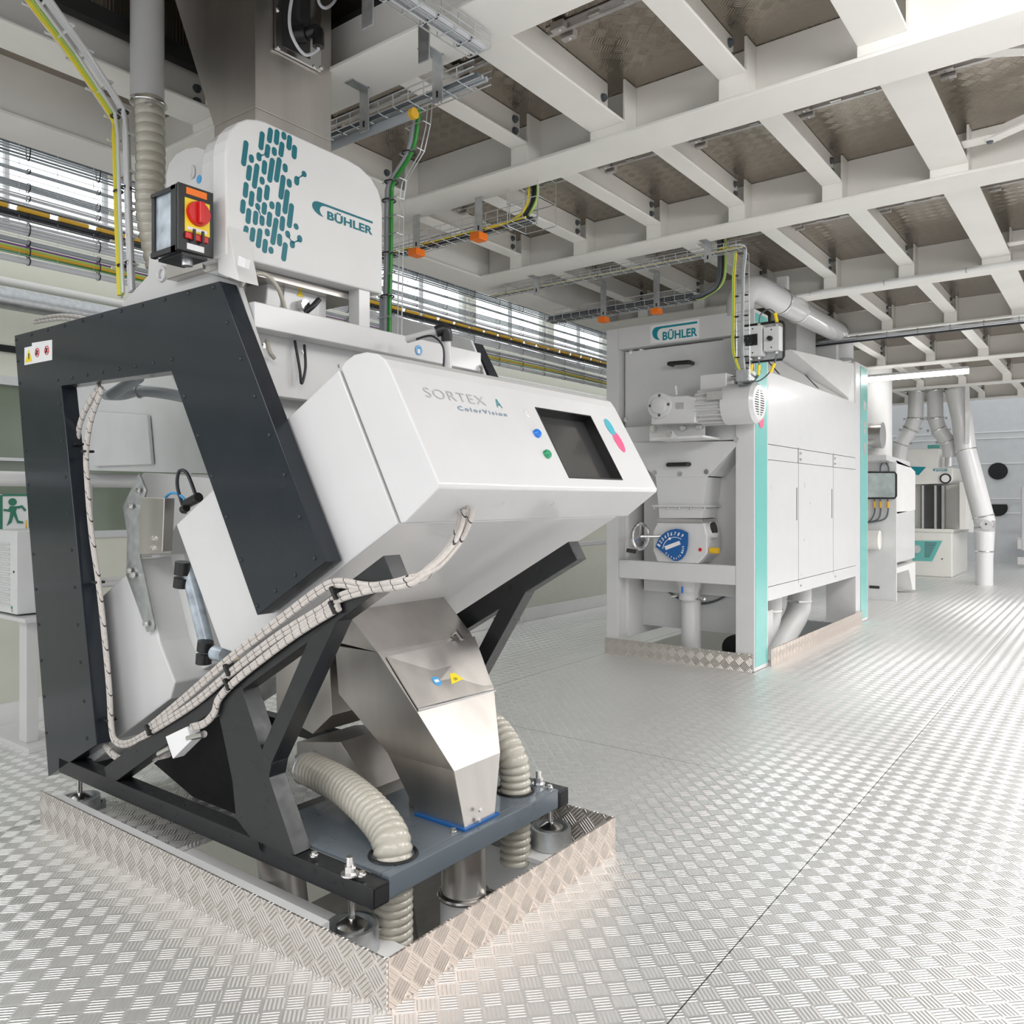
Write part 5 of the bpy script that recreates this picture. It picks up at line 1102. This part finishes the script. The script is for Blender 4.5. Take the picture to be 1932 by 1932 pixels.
# ---------------------------------------------------------------- air pipe with elbow over the separator
ap = thing('air_pipe', 'big white air pipe with elbow and clamp rings sloping above the separator', 'pipe', (-2.9, 8.5, 3.3))
e0 = at(1384, 600, 'X', -2.95); e1 = at(1390, 556, 'X', -2.95); e2 = at(1412, 538, 'X', -2.92); e3 = at(1440, 552, 'X', -2.9); e4 = V((-2.9, 9.4, 3.08))
e0 = V((-3.05, 6.98, 3.17)); e1 = V((-3.05, 7.0, 3.32)); e2 = V((-3.0, 7.15, 3.42)); e3 = V((-2.93, 7.45, 3.42)); e4 = V((-2.9, 9.5, 3.24))
a1 = at(1395, 600, 'Y', 6.95); a2 = at(1400, 560, 'Y', 6.98); a3 = at(1425, 545, 'Y', 7.15); a4 = at(1470, 568, 'Y', 7.6); a5 = at(1582, 628, 'X', -2.78)
MB().tube(bez([a1, a2, a3, a4], 6), .12, 24).build('elbow', 'white', ap, smooth=True)
MB().cyl(a4, a5, .115, 28).build('pipe', 'white', ap, smooth=True)
for t in (.0, .25, .97):
    c = a4.lerp(a5, t); m_ = MB(); ring(m_, c, (a5-a4), .12, .008, 28, 6).build('clamp_ring', 'steel2', ap, smooth=True)
c = a4.lerp(a5, .05); MB().box(c.x-.05, c.x+.05, c.y-.03, c.y+.03, c.z+.11, c.z+.25).build('hanger_block', 'matte', ap, bev=.004)
d_ = a5; MB().tube(bez([d_, d_+V((0, .12, .0)), d_+V((0, .2, -.1)), d_+V((0, .2, -.3))], 6), .12, 24).build('lower_elbow', 'white', ap, smooth=True)
for (x0, x1, y0, y1, lab, Xq) in ((1503, 1539, 580, 690, 'left', -3.0), (1578, 1606, 572, 692, 'right', -2.8)):
    a = at(x0, y1, 'X', Xq); b = at(x1, y1, 'X', Xq)
    o = MB().box(Xq-.3, Xq, a.y, b.y, 3.12, 3.49 if lab == 'right' else ZP-.004).build('box_duct', 'matte', bev=.004); tag(o, 'rectangular white duct rising from the separator roof, %s of the two' % lab, 'duct', 'rectangular ducts on the separator roof')
# ---------------------------------------------------------------- grey machine behind the separator
M2 = thing('aspirator', 'pale grey cabinet machine with smoked junction box, behind the second teal strip', 'machine', (-3.0, 13.6, 0))
MB().box(-3.6, -2.67, 12.95, 12.99, .0, 2.06).build('front_plate', 'grey', M2, bev=.003)
def N(x, y, X=-2.70): return at(x, y, 'X', X)
MB().prism([N(1691, 970), N(1691, 868), N(1717, 880), N(1727, 890), N(1727, 962)], (-.4, 0, 0)).build('upper_case', 'matte', M2, bev=.004)
MB().box(-3.2, -2.70, 13.0, 14.45, .55, 1.34).build('lower_case', 'white', M2, bev=.02, seg=3)
MB().prism([N(1691, 1072), N(1727, 1060), N(1727, 1113), N(1722, 1113), N(1715, 1075), N(1691, 1082)], (-.4, 0, 0)).build('stand', 'matte', M2, bev=.003)
MB().prism([N(1672, 858), N(1717, 872), N(1717, 882), N(1672, 868)], (-.35, 0, 0)).build('hood_edge', 'white', M2)
jb = MB().prism([at(x, y, 'Y', 12.90) for x, y in ((1635, 891), (1688, 891), (1691, 895), (1691, 936), (1688, 940), (1635, 940))], (0, .045, 0)).build('junction_box', 'gbox', M2)
m_ = MB(); pr = [at(x, y, 'Y', 12.90) for x, y in ((1635, 891), (1688, 891), (1691, 895), (1691, 936), (1688, 940), (1635, 940))]; m_.tube(pr, .014, 6); m_.build('box_rim', 'rubber', jb)
for x0, x1 in ((1650, 1648), (1661, 1660), (1675, 1671)):
    MB().tube(bez([at(x0, 941, 'Y', 12.9), at(x0+.5, 965, 'Y', 12.9), at(x1-4, 980, 'Y', 12.9), at(1635, 986, 'Y', 12.9)]), .012, 6).build('cable', 'cabled', M2, smooth=True)
    MB().cyl(at(x0, 946, 'Y', 12.88), at(x0, 958, 'Y', 12.88), .02, 8).build('cable_marker', 'ochre', M2)
MB().tube(bez([at(x, y, 'Y', 12.9) for x, y in ((1661, 891), (1662, 878), (1669, 872), (1676, 880), (1677, 891))]), .012, 6).build('cable', 'cabled', M2, smooth=True)
a = at(1628, 1018, 'Y', 12.8); MB().cyl((a.x-.1, 12.8, a.z), (at(1660, 1018, 'Y', 12.8).x, 12.8, a.z), .14, 24).build('motor', 'warm', M2, smooth=True)
MB().box(at(1640, 1111, 'Y', 12.94).x, at(1659, 1111, 'Y', 12.94).x, 12.94, 12.948, .17, .21).build('black_label', 'ink', M2)
MB().tube(bez([N(1691, 925, -2.8), N(1699, 930, -2.75), N(1701, 948, -2.75)]), .04, 10).build('black_hose', 'rubber', M2, smooth=True)
a = at(1650, 822, 'Y', 13.1); m_ = MB(); m_.cyl((a.x-.2, 13.1, a.z), (a.x+.12, 13.1, a.z), .20, 28); m_.build('chrome_elbow', 'steel2', M2, smooth=True)
MB().cyl((-3.15, 13.6, 2.1), (-3.15, 13.6, ZP-.004), .28, 28).build('exhaust_pipe', 'matte', M2, smooth=True)
# ---------------------------------------------------------------- far machine with teal panel
M3 = thing('polishing_machine', 'far white machine with teal louvre panel, glass column and round gauge', 'machine', (-2.9, 18.2, 0))
def T(x, y, Y=17.5): return at(x, y, 'Y', Y)
MB().box(-3.5, -2.615, 17.5, 19.4, .0, .86).build('base_cabinet', 'warm', M3, bev=.03, seg=3)
p_ = [T(1700+x/8.33, 900+y/8.33, 17.495) for x, y in ((180, 1000), (650, 1000), (490, 1325), (180, 1315))]
tp = MB().prism(p_, (0, -.004, 0)).build('teal_panel', 'teal', M3)
for k in range(11):
    y = 1028+k*22.5; xr = 565-k*11.5; a = T(1700+368/8.33, 900+y/8.33, 17.49); b = T(1700+xr/8.33, 900+y/8.33, 17.49)
    MB().box(a.x, b.x, 17.486, 17.49, a.z-.006, a.z+.006).build('louvre', 'cabled', tp)
a = T(1728, 1036, 17.48); MB().loft([disc(a, (0, -1, 0), .09, 20), disc(a+V((0, -.12, 0)), (0, -1, 0), .07, 20)]).build('white_knob', 'white', M3, smooth=True)
MB().prism(disc(T(1777.5, 1054.6, 17.498), (0, 1, 0), .013, 12), (0, -.004, 0)).build('lock', 'dark', M3)
MB().box(-3.5, -2.62, 17.6, 18.6, .86, .93).build('ledge', 'warm', M3, bev=.01)
MB().box(T(1733, 960).x, T(1778, 960).x, 17.72, 17.9, .93, 1.78).build('glass_column', 'screen', M3)
for x in (1738, 1762, 1776): a = T(x, 960); MB().box(a.x-.02, a.x+.02, 17.66, 17.72, .93, 1.78).build('column_strip', 'steel2', M3)
MB().box(-3.5, T(1808, 960).x, 18.0, 18.4, .93, 1.80).build('back_panel', 'warm', M3)
MB().box(T(1808, 960).x, T(1822, 960).x, 17.62, 18.4, .93, 1.85).build('column_post', 'warm', M3, bev=.01)
MB().box(T(1833, 960).x-.12, T(1833, 960).x, 18.0, 19.4, .86, 1.8).build('side_case', 'grey', M3, bev=.01)
MB().prism([T(1690, 880), T(1798, 882), T(1797, 906), T(1790, 912), T(1690, 915)], (0, 1.3, 0)).build('head', 'warm', M3, bev=.02, seg=3)
MB().prism([T(1690, 880, 17.495), T(1747, 881, 17.495), T(1733, 897, 17.495), T(1700, 880, 17.495)], (0, -.004, 0)).build('teal_triangle', 'logot', M3)
o_ = T(1760, 889.5, 17.494); maker(M3, (o_.x, 17.494, o_.z), (1, 0, 0), (0, 0, 1), T(1788, 886).x-o_.x, T(1760, 884.5, 17.494).z-o_.z, 'logot')
c = T(1784, 903, 17.49); MB().prism(disc(c, (0, 1, 0), .10, 28), (0, -.02, 0)).build('gauge', 'blackp', M3); MB().prism(disc(c+V((0, -.021, 0)), (0, 1, 0), .072, 28), (0, -.004, 0)).build('gauge_face', 'paper', M3)
MB().prism([T(1700, 882), T(1703, 860), T(1715, 847), T(1772, 846), T(1768, 882)], (0, .9, 0)).build('top_hood', 'warm', M3, bev=.01)
a = T(1757, 843); MB().box(a.x-.1, a.x+.12, 17.7, 17.9, a.z-.02, a.z+.05).build('teal_valve', 'teal', M3)
a = T(1800, 853); MB().box(a.x-.02, a.x+.10, 17.4, 17.5, a.z-.02, a.z+.02).build('orange_actuator', 'orange', M3); MB().box(a.x+.10, a.x+.14, 17.4, 17.5, a.z-.1, a.z+.03).build('actuator_end', 'blackp', M3)
MB().cyl(T(1790, 880, 17.8), T(1790, 858, 17.8), .07, 16).build('short_pipe', 'steel2', M3, smooth=True)
# twin pipes
YT = 16.6
for lab, pts in (('left', [(1742, 720), (1729, 738), (1727, 790), (1718, 810), (1700, 838), (1695, 865), (1694, 885)]), ('right', [(1752, 720), (1764, 738), (1765, 790), (1772, 812), (1789, 835), (1794, 852), (1794, 862)])):
    P = [at(x, y, 'Y', YT) for x, y in pts]; p = thing('forked_pipe', 'white forked pipe with clamp rings above the far machine, %s branch' % lab, 'pipe', P[2], 'forked pipes above the far machine')
    MB().tube(P, .135, 24, rf=lambda i: .15 if i == 0 else .135).build('pipe', 'white', p, smooth=True)
    for i in (1, 2, 3, 4):
        t = (P[i+1]-P[i-1]).normalized(); m_ = MB(); ring(m_, P[i], t, .142, .012, 22, 6); m_.build('clamp_ring', 'steel2', p, smooth=True)
        for s_ in (-1, 1): MB().cyl(P[i]+V((s_*.16, -.03, 0)), P[i]+V((s_*.20, -.03, 0)), .02, 8).build('clamp_screw', 'steel2', p)
a = at(1747, 722, 'Y', YT); o = MB().box(a.x-.27, a.x+.27, YT-.15, YT+.2, a.z+.005, ZP-.01).build('pipe_manifold', 'white', bev=.01); tag(o, 'white box manifold joining both forked pipes under the ceiling at the back', 'manifold')
# slanted drop pipe
Yp = 16.4
P = [at(x, y, 'Y', Yp) for x, y in ((1802, 735), (1815, 790), (1822, 850), (1858, 985))]
sp_ = thing('drop_pipe', 'thick white slanted drop pipe with inspection cover standing at the right', 'pipe', (P[-1].x, Yp, 0))
MB().tube(P, .17, 28).build('pipe', 'white', sp_, smooth=True)
q = at(1857, 1003, 'Y', Yp); MB().loft([disc(P[-1], (P[-1]-P[-2]), .17, 24), disc(q, (0, 0, 1), .165, 24), disc(V((q.x, Yp, .45)), (0, 0, 1), .14, 24), disc(V((q.x, Yp, 0)), (0, 0, 1), .14, 24)]).build('lower_pipe', 'white', sp_, smooth=True)
for (x, y) in ((1822, 850), (1855, 975), (1857, 1040)):
    c = at(x, y, 'Y', Yp); m_ = MB(); ring(m_, c, (.25 if y < 1000 else 0, 0, -1), .172 if y < 1000 else .15, .012, 26, 6); m_.build('clamp_ring', 'steel2', sp_, smooth=True)
c = at(1861, 989, 'Y', Yp-.17); MB().prism(disc(c, (0, 1, .6), .10, 26), (0, -.015, -.01)).build('inspection_cover', 'white', sp_, bev=.004)
MB().cyl(c+V((0, -.02, 0)), c+V((0, -.05, 0)), .014, 8).build('cover_knob', 'dark', sp_)
a = at(1824, 770, 'Y', 16.2); o = MB().box(at(1821, 770, 'Y', 16.2).x, at(1829, 770, 'Y', 16.2).x, 16.2, 16.24, at(1825, 836, 'Y', 16.2).z, 3.56).build('support_strut', 'white'); tag(o, 'flat white vertical strut hanging beside the slanted drop pipe', 'strut')
# ---------------------------------------------------------------- luminaires
def lumi(label, p0, p1, w_=.09, power=0):
    t0 = thing('tube_light', label, 'lamp', V(p0).lerp(V(p1), .5), 'tube lights')
    d = V(p1)-V(p0); MB().bar(V(p0)+V((0, 0, .045)), V(p1)+V((0, 0, .045)), w_, .035).build('housing', 'white', t0)
    MB().cyl(p0, p1, .038, 12).build('tube', 'lamp', t0, smooth=True)
    return t0
a = at(1638, 717, 'Y', 12.9); b = at(1838, 697, 'Y', 12.9); zl = 3.30
lumi('bright white tube light hanging under the sixth girder at the back', (-3.15, 12.85, zl), (-1.72, 12.85, zl))
# ---------------------------------------------------------------- left: vertical white pipe with hose, cable ladder, vent cabinet
Yv = 2.03
c0 = at(278, 190, 'Y', Yv); rp = .076
vp = thing('vertical_pipe', 'white vertical pipe with a flexible hose end, left of the steel duct', 'pipe', (c0.x, Yv, 3.0))
MB().cyl((c0.x, Yv, c0.z), (c0.x, Yv, 4.45), rp, 28).build('pipe', 'white', vp, smooth=True)
e_ = at(286, 400, 'Y', Yv); hosemesh([(c0.x+.02, Yv, c0.z), (c0.x+.03, Yv, (c0.z+e_.z)/2), (c0.x+.03, Yv, e_.z), (c0.x+.03, Yv+.05, e_.z-.25)], rp*.86, .045, amp=.08).build('flexible_hose', 'hose', vp, smooth=True)
ring(MB(), V((c0.x+.01, Yv, c0.z-.02)), (0.05, 0, 1), rp*1.02, .008, 26).build('hose_clamp', 'steel2', vp, smooth=True)
MB().cyl((c0.x+rp+.0, Yv-.04, c0.z-.05), (c0.x+rp+.05, Yv-.04, c0.z-.06), .014, 10).build('clamp_screw', 'steel2', vp)
cl = thing('cable_ladder', 'white wire ladder with yellow and green earth cable, left of the white pipe', 'cable ladder', at(235, 400, 'Y', 1.95))
YL = 1.95
LP = [(72, 0), (150, 105), (222, 215), (228, 260), (232, 400), (238, 555)]
def lp(x, y, dx=0): return at(x+dx, y, 'Y', YL)
CPth = [at(30, -60, 'Z', 3.47), at(72, 0, 'Z', 3.47), at(150, 105, 'Z', 3.45), lp(222, 215), lp(228, 260), lp(232, 400), lp(238, 555)]
for o_, r_, m in ((-.048, .013, 'yellow'), (-.026, .009, 'lime'), (-.03, .007, 'ochre'), (.045, .010, 'cablel'), (.06, .010, 'cablel')):
    MB().tube(bez([p+V((o_+(.03 if i < 4 else 0)*0, -.005, 0)) for i, p in enumerate(CPth)], 6), r_, 8).build('cable', m, cl, smooth=True)
m_ = MB()
for o_, yo_ in ((-.085, .02), (.012, -.02), (.035, .02), (.09, -.02)): m_.tube([p+V((o_, yo_, 0)) for p in CPth], .0085, 7)
for p, q in zip(CPth, CPth[1:]):
    n = max(1, int((q-p).length/.13))
    for k in range(n): c = p.lerp(q, k/n); m_.tube([c+V((-.07, -.03, 0)), c+V((-.07, .02, 0)), c+V((.08, .02, 0)), c+V((.08, -.03, 0))], .0065, 6)
m_.build('wire_ladder', 'white', cl)
for p in [(224, 218), (230, 360), (237, 500)]:
    c = lp(*p); m_ = MB(); ring(m_, c+V((-.024, -.005, 0)), (0, 0, 1), .02, .005, 12, 5).build('cable_tie', 'cableb', cl); m_ = MB(); ring(m_, c+V((.052, -.005, 0)), (0, 0, 1), .022, .005, 12, 5).build('cable_tie', 'cableb', cl)
vc = thing('vent_cabinet', 'grey louvred cabinet with brass eye bolt on a white stand, far left edge', 'cabinet', (-5.5, 2.15, 0))
MB().box(-5.9+.1, -5.367, 2.10, 2.4, .80, 1.31).build('case', 'grey', vc, bev=.006)
for k in range(13): 
    z = 1.235-.031*k; MB().prism([V((-5.75, 2.099, z)), V((-5.46, 2.099, z)), V((-5.46, 2.099, z-.010)), V((-5.75, 2.099, z-.010))], (0, -.006, -.004)).build('louvre', 'white', vc)
MB().prism(disc((-5.43, 2.099, .84), (0, 1, 0), .010, 12), (0, -.003, 0)).build('green_lamp', 'greenp', vc)
MB().prism(disc((-5.425, 2.099, .82), (0, 1, 0), .008, 12), (0, -.003, 0)).build('key_lock', 'steel2', vc)
MB().prism(disc((-5.40, 2.099, 1.06), (0, 1, 0), .007, 12), (0, -.003, 0)).build('lock', 'dark', vc)
m_ = MB(); ring(m_, V((-5.48, 2.2, 1.345)), (.4, 1, 0), .02, .006, 18, 6); m_.build('eye_bolt', 'amber', vc, smooth=True)
MB().box(-5.80, -5.20, 2.08, 2.42, .765, .79).build('stand_top', 'white', vc, bev=.003)
MB().box(-5.38, -5.28, 2.12, 2.19, .03, .765).build('stand_leg', 'white', vc, bev=.003)
MB().box(-5.80, -5.15, 2.08, 2.3, .0, .03).build('stand_foot', 'white', vc, bev=.002)
MB().tube(bez([at(x, y, 'Y', 2.6) for x, y in ((66, 603), (90, 598), (120, 595), (160, 600), (190, 612))]), .013, 8).build('cable_stub', 'braid', S, smooth=True)
MB().tube(bez([at(x, y, 'Y', 2.6) for x, y in ((66, 609), (90, 605), (120, 602), (160, 608), (190, 620))]), .013, 8).build('cable_stub', 'braid', S, smooth=True)

empty_parent_fix()
